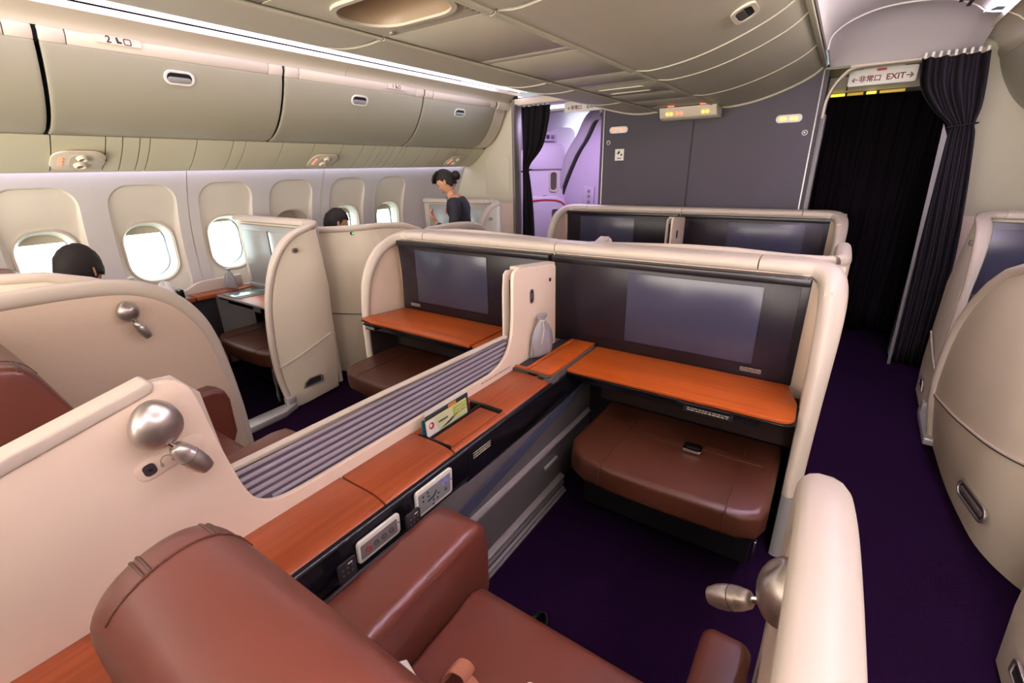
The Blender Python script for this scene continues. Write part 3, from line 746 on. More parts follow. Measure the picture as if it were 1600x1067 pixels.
def monitor_partition(side, label):
    f = (lambda x: x) if side > 0 else mr
    def bx(x0, x1, *r): a, b = sorted((f(x0), f(x1))); return B(a, b, *r)
    t = thing('suite_partition', label, 'partition', (f(-.6), 2.2, 0), None)
    obj('wall_panel', bx(-1.200, .02, 2.165, 2.30, .02, 1.15), cream, t, bevel=.006)
    # top cap with its rounded corner running into the side post
    cap = [(f(-1.203), 2.235, 1.168), (f(-.8), 2.235, 1.168), (f(-.235), 2.235, 1.168)]
    obj('top_cap', sweep(new(), cap, .030, .085, up=Y, n=20, power=.62), rimm, t)
    cor = smoothpts([(f(-.230), 2.235, 1.168), (f(-.12), 2.235, 1.168), (f(-.045), 2.230, 1.164), (f(.008), 2.195, 1.154), (f(.036), 2.12, 1.130), (f(.046), 2.03, 1.085), (f(.050), 1.955, 1.01), (f(.050), 1.895, .90), (f(.050), 1.865, .76), (f(.050), 1.848, .62), (f(.050), 1.842, .46), (f(.050), 1.845, .335)], 4)
    def ss_(a, b, t_): t_ = max(0, min(1, (t_-a)/(b-a))); return t_*t_*(3-2*t_)
    na = len(cor)-1
    ra_ = [.030+.004*ss_(.0, .35, i/na)-.012*ss_(.55, .9, i/na) for i in range(na+1)]
    rb_ = [.085-.040*ss_(.05, .40, i/na)-.014*ss_(.40, .75, i/na) for i in range(na+1)]
    obj('corner_rim', sweep(new(), cor, ra_, rb_, up=(f(1)-f(0), .9, 0), n=20, power=.62), rimm, t)
    foot = smoothpts([(f(.050), 1.846, .33), (f(.050), 1.858, .16), (f(.050), 1.88, 0.0)], 3)
    obj('post_foot', sweep(new(), foot, .022, .030, up=X, n=14, power=.7), alu, t)
    fe = [(y+.05, z) for y, z in front_edge]
    obj('side_panel', P(fe+[(2.30, 1.17), (2.30, 0.0)], 'x', *sorted((f(.045), f(.070)))), cream, t, bevel=.003)
    # deep dark screen bezel
    obj('screen_bezel', P([(2.165, .676), (2.121, .676), (2.128, .95), (2.118, 1.138), (2.165, 1.142)], 'x', *sorted((f(-1.196), f(-.030)))), bezel, t, bevel=.003)
    obj('bezel_top_bar', bx(-1.196, -.030, 2.104, 2.130, 1.108, 1.142), bezel, t, bevel=.006, seg=3)
    obj('bezel_glass', bx(-1.15, -.060, 2.118, 2.124, .735, 1.104), bezelg, t, bevel=.001)
    obj('screen', bx(-.775, -.19, 2.112, 2.119, .745, 1.090), screen, t, bevel=.001)
    xs = f(-.19) if side > 0 else f(-.15)
    smallprint('placard_print', inkg, t, (xs, 2.1175 if 0 else 2.1165, .715), X, Z, nY, .085, .022, 3, 4)
    # footwell lining
    obj('footwell_back', bx(-1.08, .03, 2.09, 2.125, .0, .62), darkp, t)
    obj('footwell_lining', bx(-.86, .02, 2.06, 2.09, .42, .64), brownf, t)
    if side > 0:
        obj('footwell_side', bx(.018, .040, 1.90, 2.16, .05, .64), brownf, t)
        obj('footwell_cheek', bx(.015, .042, 2.0, 2.17, .64, 1.12), tan, t)
    else:
        obj('footwell_side', bx(.018, .040, 1.86, 2.16, .05, .62), brownf, t)
    return t
pR = monitor_partition(1, 'cream partition with the large dark screen at the foot of the nearest right centre seat')
pL = monitor_partition(-1, 'cream arched partition with dark screen at the foot of the nearest left centre seat')
D2 = (0, 2.405, 0)
dup(pR, D2, 'cream partition with dark screen closest to the bulkhead, right of its middle divider')
dup(pL, D2, 'cream partition with dark screen closest to the bulkhead, left of its middle divider')

# ---- stowable tables and ottomans
def table(side, label):
    f = (lambda x: x) if side > 0 else mr
    t = thing('fixed_table', label, 'table', (f(-.5), 1.95, .64))
    x0 = -.918 if side > 0 else -.90
    xr = .012
    pts = [(x0, 1.772), (xr-.05, 1.772)]
    pts += [(xr-.05+.05*math.sin(a), 1.822-.05*math.cos(a)) for a in [math.pi/2*k/6 for k in range(1, 7)]]
    pts += [(xr-.005, 1.95), (xr-.05, 2.118), (x0, 2.118)]
    if side < 0: pts[1:9] = [(xr-.10, 1.772), (xr+.015, 1.80)]
    pf = [(f(a), b) for a, b in pts]
    obj('table_top', P(pf, 'z', .666, .681), woodx, t, bevel=.003)
    pb = [(f(a)+(.006 if (a > -.5) == (side > 0) else 0), b-.006 if b < 1.9 else b) for a, b in pts]
    obj('edge_band', P([(f(a+.006 if a > -.5 else a), b-.005 if b < 1.9 else b) for a, b in pts], 'z', .655, .6655), black, t, bevel=.003)
    def bx(x0, x1, *r): a, b = sorted((f(x0), f(x1))); return B(a, b, *r)
    obj('support_tray', bx(-.90, -.10, 1.80, 2.118, .615, .6545), black, t, bevel=.006)
    a, b = (-.40, -.20) if side > 0 else (-.13, -.03)
    obj('release_bar', bx(a, b, 1.758, 1.776, .652, .664), black, t, bevel=.003)
    obj('placard', bx(a+.02, b+.01, 1.782, 1.800, .615, .653), blackm, t, bevel=.002)
    xm = f((a+b)/2+.015)
    smallprint('placard_print', rimm, t, (xm, 1.781, .636), X, Z, nY, abs(b-a)*.8, .026, 3, 9)
    return t
table(1, 'long cherry-wood fixed table under the large right centre screen')
table(-1, 'cherry-wood fixed table under the left centre screen, beyond the striped divider')

def ottoman(x0, x1, y0, y1, label, name='ottoman'):
    t = thing(name, label, 'footrest', ((x0+x1)/2, (y0+y1)/2, .2))
    r = .10
    pts = [(x1, y1), (x0, y1), (x0, y0+.14), (x0+.035, y0+.05), (x0+.11, y0+.005), (x0+.25, y0-.012), ((x0+x1)/2, y0-.015), (x1-.25, y0-.010), (x1-.08, y0), (x1-.02, y0+.03), (x1, y0+.09)]
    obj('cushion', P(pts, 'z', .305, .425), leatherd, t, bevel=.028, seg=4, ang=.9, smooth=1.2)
    for xx in (x0+.19, x1-.13):
        pth = [(xx, y1-.1, .427), (xx, y0+.03, .4275), (xx, y0-.002, .418), (xx, y0-.013, .395), (xx, y0-.015, .33)]
        obj('seam', sweep(new(), pth, .0018, .002, up=X, n=6), leatherd, t)
    obj('base', B(x0+.06, x1-.04, y0+.13, y1, .10, .303), darkp, t, bevel=.01)
    obj('foot', B(x1-.03, x1-.018, y0+.03, y0+.05, 0.0, .305), chrome, t, bevel=.003)
    obj('foot', B(x0+.05, x0+.062, y0+.16, y0+.18, 0.0, .305), chrome, t, bevel=.003)
    return t
ott = ottoman(-.805, -.005, 1.50, 2.06, 'brown leather footrest under the right centre table, with a metal buckle on it')
ottoman(-2.40, -1.62, 1.53, 2.06, 'brown leather footrest under the left centre table, behind the striped divider')
# lap belt lying on the right footrest
bl = thing('lap_belt', 'dark lap belt with shiny metal buckle on the right centre footrest', 'seat belt', (-.32, 1.80, .427))
obj('buckle', plate(rr(-.325, 1.80, .075, .055, .008), (0, 0, .430), X, Y, Z, .018), chrome, bl, bevel=.004)
obj('buckle_plate', plate(rr(-.325, 1.805, .06, .036, .006), (0, 0, .449), X, Y, Z, .003), black, bl, bevel=.001)
obj('strap', B(-.55, -.363, 1.80, 1.845, .426, .430), leatherd, bl, bevel=.001)
obj('strap', B(-.287, -.06, 1.83, 1.875, .426, .430), leatherd, bl, bevel=.001)

# ---- central divider (right face at x=-1.13)
DX0, DX1 = -1.147, -1.130
def divider(dy, label, y0):
    dv0 = thing('centre_divider', label, 'partition', (-1.15, .8+dy, 0))
    def q(p): return [(max(a, y0)+dy, b) for a, b in p]
    zt = 1.160+(y0-.29)*.223/1.0 if False else None
    cur = lambda L_: [(p[1], p[2]) for p in smoothpts([(0, a, b) for a, b in L_], 3)]
    sh = [(y0, 1.160+(y0-.29)*.229), (.29, 1.160)]
    low = [(y0, 0), (2.04, 0), (2.04, .70), (2.035, 1.10), (2.025, 1.118)]+cur([(1.690, 1.150), (1.662, 1.141), (1.650, 1.11), (1.647, 1.03), (1.642, .92), (1.630, .845), (1.600, .79), (1.545, .745), (1.46, .722)])+cur([(.62, .722), (.53, .724), (.47, .736), (.43, .768), (.410, .815), (.396, .88), (.382, .96), (.372, 1.03), (.364, 1.09), (.352, 1.130), (.325, 1.154), (.29, 1.160)])+[(y0, sh[0][1])]
    obj('divider_wall', P(q(low), 'x', DX0, DX1), cream, dv0, bevel=.004, seg=3, ang=.5)
    obj('shoulder_cap', P(q([(y0, sh[0][1]-.026), (y0, sh[0][1]+.006), (.285, 1.170), (.294, 1.160), (.285, 1.143)]), 'x', -1.182, -1.1225), rimm, dv0, bevel=.005, seg=3)
    obj('left_skin', P(q([(y0, 0), (2.02, 0), (2.02, 1.11), (1.66, 1.145), (1.640, 1.13), (1.630, 1.05), (1.625, .84), (1.60, .76), (1.5, .71), (.50, .70), (.42, .76), (.40, .90), (.385, 1.09), (.34, 1.15), (.29, 1.155), (y0, sh[0][1]-.004)]), 'x', -1.181, -1.170), rimm, dv0, bevel=.003)
    obj('slot_lining', B(-1.168, -1.149, 1.672+dy, 2.0+dy, .70, 1.10), blackm, dv0)
    obj('post_top', P(q([(1.70, 1.140), (1.70, 1.156), (2.03, 1.125), (2.03, 1.106)]), 'x', -1.183, DX1-.002), rimm, dv0, bevel=.003)
    obj('screen_back', P(q([(.41, .70), (1.63, .70), (1.63, .838), (.41, .862)]), 'x', -1.166, -1.160), stripe_d, dv0)
    for k in range(6):
        z0 = .722+k*.0235
        a = .40 if k > 1 else .43+.05*(1-k)
        obj('slat', P(q([(a, z0), (1.625, z0-.002*k), (1.625, z0+.0125-.002*k), (a, z0+.0125)]), 'x', -1.160, -1.1555), stripe_l, dv0, bevel=.0015)
    obj('screen_rail', sweep(new(), [(-1.166, .39+dy, .866), (-1.166, .9+dy, .862), (-1.166, 1.625+dy, .843)], .006, .013, up=X, n=12, power=.7), rimm, dv0)
    obj('rail_cap', sweep(new(), [(-1.155, .40+dy, .861), (-1.155, 1.625+dy, .838)], .003, .003, up=X, n=6), chrome, dv0)
    return dv0
dv0 = divider(0, 'cream centre divider wall beside the foreground seat, with a striped lowered screen', -.16)
obj('oval_latch', ringplate(rr(1.80, 1.0, .034, .070, .017), rr(1.80, 1.0, .022, .056, .011), (DX1, 0, 0), Y, Z, X, .004), silver, dv0)
obj('latch_face', plate(rr(1.80, 1.0, .022, .056, .011), (DX1, 0, 0), Y, Z, X, .002), ink, dv0)
obj('latch_mark', plate(rr(1.80, 1.0, .008, .03, .004), (DX1+.002, 0, 0), Y, Z, X, .002), silver, dv0)
for y, z in ((1.975, 1.045), (1.865, .815)):
    obj('screw_cap', lathe(new(), [(0, .010), (.003, .010), (.004, .007)], (DX1, y, z), X, 14), ink, dv0)
smallprint('wall_print', inkg, dv0, (DX1+.0002, 1.50, .706), Y, Z, X, .22, .010, 1, 5)
# audio socket
obj('socket_plate', plate(rr(.446, .922, .140, .046, .023), (DX1, 0, 0), (0, .985, .17), (0, -.17, .985), X, .0025), cream, dv0, bevel=.001)
sk = Vector((DX1+.003, .315-.050, .935+.062*0-.0))
A0 = Vector((DX1, 0, 0)); aU = Vector((0, .985, .17)); aV = Vector((0, -.17, .985))
obj('socket_hole', plate(rr(.402, .922, .024, .028, .009), (DX1+.003, 0, 0), aU, aV, X, .0015), ink, dv0)
obj('socket_pin', lathe(new(), [(0, .0035), (.002, .0035)], A0+aU*.402+aV*.922+Vector((.0045, 0, 0)), X, 10), chrome, dv0)
hp = [A0+Vector((.0042, 0, 0))+aU*(.436+.012*math.cos(q))+aV*(.922+.012*math.sin(q)) for q in [math.radians(-20+220*k/14) for k in range(15)]]
obj('headphone_mark', sweep(new(), hp, .0012, .0008, up=X, n=5), inkg, dv0)
for q in (-1, 1):
    obj('headphone_mark', plate(rr(.436+q*.0115, .916, .006, .009, .002, 2), (DX1+.003, 0, 0), aU, aV, X, .001), inkg, dv0)
dd = divider(2.405, 'cream middle divider between the two screens closest to the bulkhead', .0)
obj('oval_latch', plate(rr(1.80+2.405, 1.0, .034, .070, .017), (DX1, 0, 0), Y, Z, X, .004), ink, dd)

# ---- centre console of the right suite
con = thing('side_console', 'cherry-wood side console with black fascia beside the foreground seat', 'console', (-1.02, .7, 0))
def ctop(xb): return [(xb, .640), (xb, .682), (-1.02, .682), (-.995, .6815), (-.975, .680), (-.958, .6775), (-.944, .674), (-.933, .669), (-.926, .664), (-.926, .640)]
for y0, y1, m_ in ((-.16, .672, None), (.678, .978, None)):
    obj('wood_top', P(ctop(-1.129), 'y', y0, y1), woody, con, bevel=.002, smooth=.9)
# third top has the magazine recess cut in
obj('wood_top', P(ctop(-1.129), 'y', 1.292, 1.625), woody, con, bevel=.002, smooth=.9)
obj('wood_top_edge', P([(-.948, .640), (-.948, .6755), (-.938, .672), (-.926, .664), (-.926, .640)], 'y', .984, 1.292), woody, con, bevel=.001)
obj('wood_top_edge', B(-1.129, -1.10, .984, 1.292, .640, .680), woody, con, bevel=.003)
obj('lid', B(-1.046, -.953, .990, 1.272, .648, .674), woody, con, bevel=.003)
obj('recess_tray', B(-1.10, -.95, .984, 1.292, .630, .648), black, con)
for a in ((-1.10, -.948, .980, .989), (-1.10, -.948, 1.274, 1.292), (-1.052, -1.044, .989, 1.274)):
    obj('recess_rim', B(a[0], a[1], a[2], a[3], .646, .683), black, con, bevel=.002)
obj('edge_strip', P([(-.926, .666), (-.922, .671), (-.911, .669), (-.905, .662), (-.905, .655), (-.926, .655)], 'y', -.16, 1.625), black, con, bevel=.002)
obj('fascia', P([(-.93, .656), (-.908, .656), (-.902, .56), (-.908, .545), (-.93, .545)], 'y', -.16, 1.02), black, con, bevel=.003)
obj('fascia_front', P([(-.94, .656), (-.909, .656), (-.905, .575), (-.918, .52), (-.94, .52)], 'y', 1.024, 2.08), black, con, bevel=.003)
obj('painted_under_shade', B(-1.12, -.945, -.16, 2.10, .50, .639), darkp, con)  # near-black block put in as the shade below the fascia
obj('side_panel', B(-1.125, -.930, -.16, 2.08, .06, .50), greyp, con, bevel=.004)
obj('panel_ledge', P([(-.93, .30), (-.918, .31), (-.914, .325), (-.93, .345)], 'y', .5, 2.06), greyl, con, bevel=.002)
bm = new()
bb = [(.86, .372, .425), (1.2, .415, .465), (1.55, .462, .506), (1.95, .512, .548)]
rows = [[(-.914, y, a), (-.910, y, (a+b)/2), (-.914, y, b)] for y, a, b in bb]
obj('fabric_band', sheet(rows, .006), navy, con)
for k, z in enumerate((.01, .045, .08)):
    obj('plinth_rib', P([(-.93, z), (-.905, z+.004), (-.903, z+.020), (-.93, z+.028)], 'y', .3, 1.75), greyl if k != 1 else greyp, con, bevel=.002)
obj('plinth_edge', B(-.94, -.90, .3, 1.76, 0, .008), greyl, con)
obj('vent_tab', B(-.929, -.918, 1.58, 1.70, .225, .240), alu, con, bevel=.002)
smallprint('fascia_print', rimm, con, (-.9045, 1.00+.10, .622), Y, (.05, 0, 1), X, .10, .030, 3, 12)
# power sockets on the fascia
for yc, zc, big in ((.492, .615, 0), (.722, .605, 1)):
    s = obj('power_socket', plate(rr(yc, zc, .055, .060, .008), (-.9055, 0, 0), Y, (.05, 0, 1), X, .006+.003*big), blackm, con, bevel=.002)
    for q in range(3):
        for r_ in range(2):
            obj('socket_pin_hole', plate(rr(yc-.014+.014*q, zc-.008+.018*r_, .006, .007, .002, 2), (-.8985+.003*big, 0, 0), Y, (.05, 0, 1), X, .0006), greyp, s)
    obj('socket_lamp', plate(rr(yc+.008, zc+.021, .014, .004, .001, 2), (-.8985+.003*big, 0, 0), Y, (.05, 0, 1), X, .001), rimm, s)
def handset(yc, zc, w_, h_, label, kind):
    t = thing('seat_controller', label, 'controller', (-.90, yc, zc))
    V_ = Vector((.06, 0, 1)).normalized(); N_ = Vector((1, 0, -.06)).normalized(); O_ = Vector((-.9085+.0045, 0, -.0))
    O_ = Vector((-.9035-.06*zc*0, 0, 0)); O_.x = -.905-.06*zc+.0
    O_.x = -.904 - V_.x*zc
    obj('controller_body', plate(rr(yc, zc, w_, h_, .012), O_, Y, V_, N_, .010), white, t, bevel=.003)
    fc = obj('controller_face', plate(rr(yc-.002, zc, w_-.022, h_-.026, .005), O_+N_*.010, Y, V_, N_, .0015), silver_refl if kind else greyl, t)
    fo = O_+N_*.0117
    if kind == 0:
        for q, m_ in enumerate((redm, ink, ink, ink)):
            y = yc-.042+.027*q
            obj('button', ringplate(rr(y, zc, .018, .018, .009, 4), rr(y, zc, .011, .011, .0055, 4), fo, Y, V_, N_, .002), m_ if q == 0 else greyp, t)
    else:
        blu = bpy.data.materials.get('blue_button') or mat('blue_button', (.25, .25, .75), .4)
        for dy, dz, m_ in ((.046, .020, blu), (.035, .028, blu), (.057, .028, blu), (.035, .012, blu), (.057, .012, blu), (.046, -.014, ink)):
            obj('button', ringplate(rr(yc+dy, zc+dz, .011, .011, .0055, 4), rr(yc+dy, zc+dz, .006, .006, .003, 4), fo, Y, V_, N_, .0015), m_, t)
        for dy, dz in ((-.055, .022), (-.055, .005), (-.035, .026), (-.032, .010), (-.01, -.018), (.008, -.022), (-.012, -.034), (.012, -.006)):
            obj('button', plate(rr(yc+dy, zc+dz, .007, .007, .0035, 3), fo, Y, V_, N_, .0015), ink, t)
        obj('seat_diagram', plate([(yc-.035, zc-.012), (yc-.005, zc-.006), (yc+.006, zc+.010), (yc+.001, zc+.012), (yc-.008, zc-.001), (yc-.036, zc-.006)], fo, Y, V_, N_, .001), ink, t)
    obj('indicator', plate(rr(yc+w_/2-.007, zc+.005, .005, .005, .0025, 3), O_+N_*.010, Y, V_, N_, .001), ink, t)
    return t
handset(.618, .607, .150, .074, 'white-rimmed controller with four round buttons, nearer the foreground seat back', 0)
handset(.842, .611, .165, .100, 'white-rimmed seat controller with blue arrow buttons, in front of the armrest', 1)

# brochures in the recess
def brochure(name, label, m_, y0, y1, x, z0, z1, lean, t=.003, slope=0):
    r = thing(name, label, 'brochure', (x, (y0+y1)/2, z0))
    o_ = Vector((x, 0, 0)); V_ = Vector((lean, 0, 1)).normalized()
    obj('cover', plate([(y0, 0), (y1, 0), (y1, z1-z0-slope), (y0, z1-z0)], (x, 0, z0), Y, V_, X, t), m_, r)
    return r, V_
r, V_ = brochure('brochure', 'pale green and white airline brochure, front of the upright stack', palegr, .992, 1.215, -1.066, .650, .735, -.06)
obj('printed_corner', plate([(.993, .002), (1.060, .002), (1.03, .083), (.993, .083)], (-1.0628, 0, .650), Y, V_, X, .0006), paper, r)
obj('printed_block', plate([(1.135, .040), (1.212, .045), (1.212, .080), (1.135, .080)], (-1.0628, 0, .650), Y, V_, X, .0006), lime, r)
obj('printed_wedge', plate([(1.045, .022), (1.13, .045), (1.17, .05), (1.11, .03), (1.06, .026)], (-1.0628, 0, .650), Y, V_, X, .0006), ink, r)
smallprint('brochure_print', palegr, r, (-1.062, 1.175, .712), Y, Z, X, .06, .022, 2, 8)
smallprint('brochure_print', greyp, r, (-1.062, 1.075, .710), Y, Z, X, .05, .012, 1, 8)
cc = (1.018, .060)
obj('emblem_ring', ringplate(rr(cc[0], cc[1], .026, .026, .013, 6), rr(cc[0]-.003, cc[1]+.002, .014, .014, .007, 6), (-1.0622, 0, .650), Y, V_, X, .0006), redm, r)
obj('emblem_crest', plate([(cc[0]-.008, cc[1]-.012), (cc[0]+.009, cc[1]-.010), (cc[0]+.012, cc[1]+.002), (cc[0]+.002, cc[1]-.003)], (-1.0620, 0, .650), Y, V_, X, .0006), redm, r)
r, V_ = brochure('brochure', 'dark and orange brochure second in the upright stack', ink, 1.0, 1.235, -1.074, .650, .747, -.06)
obj('printed_block', plate([(1.12, .07), (1.165, .07), (1.165, .096), (1.12, .096)], (-1.0708, 0, .650), Y, V_, X, .0006), orangeb, r)
brochure('brochure', 'white leaflet near the back of the upright stack', paper, 1.005, 1.24, -1.081, .650, .757, -.06)
brochure('brochure', 'teal booklet at the back left of the upright stack', teal, .992, 1.19, -1.090, .650, .732, 0)

# corner block between console and table
cb = thing('corner_unit', 'small wood-topped corner unit with slot and black catch where console meets table', 'console', (-1.02, 1.85, .62))
obj('unit_body', B(-1.125, -.925, 1.632, 2.10, .640, .690), greyp, cb, bevel=.004)
obj('wood_top', B(-1.045, -.930, 1.640, 2.11, .690, .700), woodx, cb, bevel=.002)
obj('wood_top_edge', B(-1.127, -1.053, 1.640, 1.66, .690, .700), woodx, cb, bevel=.002)
obj('wood_top_edge', B(-1.068, -1.051, 1.66, 2.11, .690, .700), woodx, cb, bevel=.002)
obj('slot', B(-1.124, -1.070, 1.662, 2.09, .688, .6925), blackm, cb)
obj('front_lip', B(-1.128, -.928, 1.624, 1.640, .648, .696), mat('umber_plastic', (.06, .045, .038), .4), cb, bevel=.004)
obj('thumb_notch', plate([(-1.045, .694), (-.985, .694), (-.995, .683), (-1.010, .679), (-1.022, .679), (-1.035, .684)], (0, 1.6235, 0), X, Z, nY, .001), black, cb)
obj('catch', B(-.985, -.958, 1.612, 1.626, .655, .684), black, cb, bevel=.003)
obj('catch', B(-.952, -.918, 1.618, 1.70, .640, .684), greyp, cb, bevel=.006)
cb2 = thing('corner_unit', 'small wood-topped corner unit right of the left centre table', 'console', (-1.4, 1.9, .62))
obj('unit_body', B(-1.485, -1.186, 1.78, 2.11, .640, .668), black, cb2, bevel=.004)
obj('wood_top', B(-1.495, -1.186, 1.775, 2.118, .668, .681), woodx, cb2, bevel=.002)

con2 = thing('side_console', 'second wood-topped side console on the far side of the striped divider', 'console', (-1.34, .8, 0))
obj('body', B(-1.49, -1.186, -.16, 1.76, .02, .63), greyp, con2, bevel=.004)
obj('wood_top', B(-1.495, -1.186, -.16, 1.76, .632, .656), woody, con2, bevel=.004)
# pouches
def pouch(label, c, s, rotz=0, lean=0):
    t = thing('drawstring_pouch', label, 'pouch', c)
    rows = []; n = 26
    for k, (z, w_, d) in enumerate(((0, .050, .016), (.012, .056, .022), (.05, .056, .024), (.09, .046, .022), (.12, .034, .017), (.138, .018, .010), (.146, .013, .009), (.156, .022, .012), (.165, .026, .012))):
        row = []
        for i in range(n):
            a = 2*math.pi*i/n
            wr = 1+.10*math.sin(5*a+z*40)+.06*math.sin(9*a-z*25)
            px, py = w_*math.cos(a)*wr, d*math.sin(a)*wr
            rx = px*math.cos(rotz)-py*math.sin(rotz); ry = px*math.sin(rotz)+py*math.cos(rotz)
            row.append((c[0]+rx*s+lean*z*s, c[1]+ry*s, c[2]+z*s))
        rows.append(row)
    bm = loft(new(), rows, close_u=True); vs_ = bm.verts[:]; bm.faces.new(vs_[:n][::-1]); bm.faces.new(vs_[-n:])
    obj('bag', bm, bagm, t, smooth=1.3)
    lp = [(c[0]+s*(.012*math.cos(q)+lean*.143), c[1]+s*.012*math.sin(q), c[2]+.143*s) for q in [2*math.pi*k/12 for k in range(13)]]
    obj('drawstring', sweep(new(), lp, .003, .003, up=Z, n=6), rimm, t)
    lp = [(c[0]+s*(.012+lean*.143), c[1]-s*.012, c[2]+.143*s), (c[0]+s*.03, c[1]-s*.03, c[2]+.115*s), (c[0]+s*.022, c[1]-s*.034, c[2]+.06*s)]
    obj('drawstring', sweep(new(), smoothpts(lp, 4), .002, .002, up=X, n=5), rimm, t)
    return t
pouch('grey satin drawstring pouch standing in the slot of the centre corner unit', (-1.096, 1.835, .694), 1.28, math.radians(75), .02)

# ---- wall reading lamps with a swivelling torch
def lamp(label, o_, N_, down, s=1.0, tl=.11, stretch=1.0):
    o_ = Vector(o_); N_ = Vector(N_).normalized()
    t = thing('reading_lamp', label, 'lamp', o_)
    bm = new(); bmesh.ops.create_icosphere(bm, subdivisions=4, radius=1)
    Vd = Vector((0, 0, 1)); Ud = Vd.cross(N_).normalized()
    for v in bm.verts:
        a, b, c = v.co
        b2 = b if b < 0 else b*1.05
        wd = .046*s*(1-.12*c)*stretch
        dent = -.35*math.exp(-((a-.15*0)**2+(c-.75)**2)/.10)*max(0, b)
        v.co = o_+Ud*a*wd+N_*(.034*s*(1+b2+dent)-.006)+Vd*c*.052*s
    obj('lamp_head', bm, silver, t, smooth=1.5)
    d_ = Vector(down).normalized(); st_ = o_+N_*.045*s-Vd*.030*s+d_*.008
    obj('swivel_pin', lathe(new(), [(0, .006), (.024*s, .006)], st_, d_, 12), chrome, t)
    b0 = st_+d_*.016*s
    k_ = tl/.11
    pr_ = [(0, .011), (.006, .016), (.03, .0215), (.034, .0213), (.036, .0222), (.065, .0235), (.09, .0215), (.11, .0165), (.11, .012), (.102, .010)]
    obj('torch', lathe(new(), [(a*s*k_, b*s*(.55+.45*k_)) for a, b in pr_], b0, d_, 24), silver, t, smooth=.9)
    obj('torch_ring', lathe(new(), [(0, .0236*s*(.55+.45*k_)), (.0015, .0236*s*(.55+.45*k_))], b0+d_*.048*s*k_, d_, 24), greyp, t)
    return t
lamp('silver swivel reading lamp on the cream divider above the audio socket', (DX1, .268, 1.083), X, (.10, .50, -.86), 1.05, .086)

# ---- seat shells and aisle walls of the centre suites
def aisle_wall(side, dy, label, with_lamp=True):
    """low wall on the aisle side of a centre seat: rises over the shoulder and sweeps down to the floor"""
    f = (lambda x: x) if side > 0 else mr
    t = thing('aisle_wall', label, 'partition', (f(.06), .4+dy, 0))
    prof = [(.17 if dy else -.02, 1.160), (.32, 1.163), (.52, 1.158), (.66, 1.138), (.76, 1.095), (.84, 1.025), (.90, .93), (.935, .82), (.955, .70), (.972, .55), (.982, .40), (.985, .2), (.985, 0)]
    sm = [tuple(p)[1:] for p in smoothpts([(0, y+dy, z) for y, z in prof], 4)]
    inner = [(y-.02, z-.01) for y, z in sm]
    obj('wall_panel', P([((.17 if dy else -.02)+dy, 0)]+inner, 'x', *sorted((f(.040), f(.078)))), tan if side < 0 else cream, t, bevel=.003)  # left panel takes the cream with shade painted in
    obj('rim', sweep(new(), [(f(.060), y-.012, z-.012) for y, z in sm], [.034-.010*max(0, min(1, (1.1-z)/.6)) for y, z in sm], [.034-.012*max(0, min(1, (1.1-z)/.6)) for y, z in sm], up=X, n=16, power=.85), rimm, t)
    return t
def back_shell(side, dy, label):
    """curved shell behind a centre seat, turning the corner into the aisle wall"""
    f = (lambda x: x) if side > 0 else mr
    t = thing('seat_shell', label, 'seat shell', (f(-.5), dy-.03, 0))
    path = [(-1.10, -.040), (-.85, -.040), (-.5, -.040), (-.25, -.034), (-.10, -.012), (.0, .035), (.048, .09), (.061, .15), (.061, .20)]
    sp = smoothpts([(a, b+dy, 0) for a, b in path], 4)
    ztop = lambda u: 1.185-.006*abs(u*2-1)
    rows = []
    for z in (0.0, .25, .5, .8, 1.0, 1.10, 1.14):
        rows.append([(f(p[0]), p[1], z) for p in sp])
    obj('shell_wall', sheet(rows, .03), shellm, t)
    obj('shell_rim', sweep(new(), [(f(p[0]), p[1]+(.010 if p[0] < 0 else 0), 1.151+.020*max(0, min(1, (-.02-p[0])/.35))*max(0, min(1, (p[0]+1.1)/.5))) for p in sp], .032, .032, up=(f(1)-f(0), 1, 0), n=14, power=.85), rimm, t)
    obj('seam_line', sweep(new(), [(f(p[0]+(.003 if i > len(sp)*.6 else 0)), p[1]-.002, 1.105) for i, p in enumerate(sp)], .003, .003, up=Z, n=6), greyl, t)
    return t
for side, nm in ((1, 'right'), (-1, 'left')):
    aisle_wall(side, 0, 'cream aisle-side shoulder wall of the %s, with a silver lamp' % ('foreground seat at the bottom right' if side > 0 else 'left centre seat'))
    aisle_wall(side, 2.405, 'cream aisle-side shoulder wall of the %s centre seat next to the bulkhead' % nm)
    back_shell(side, 2.405, 'cream seat shell rising behind the %s half of the nearest centre screens' % nm)
    back_shell(side, -.17, 'cream shell behind the nearest %s centre seat, below the camera' % nm)
lamp('silver reading lamp on the shade-toned cream wall beyond the left centre seat', (mr(.035), .622, 1.035), X, (.06, .38, -.92), .88, .095)
lamp('big silver reading lamp on the foreground aisle wall at the bottom right', (.068, .655, .960), nX, (-.74, .14, -.50), 1.05, .070)

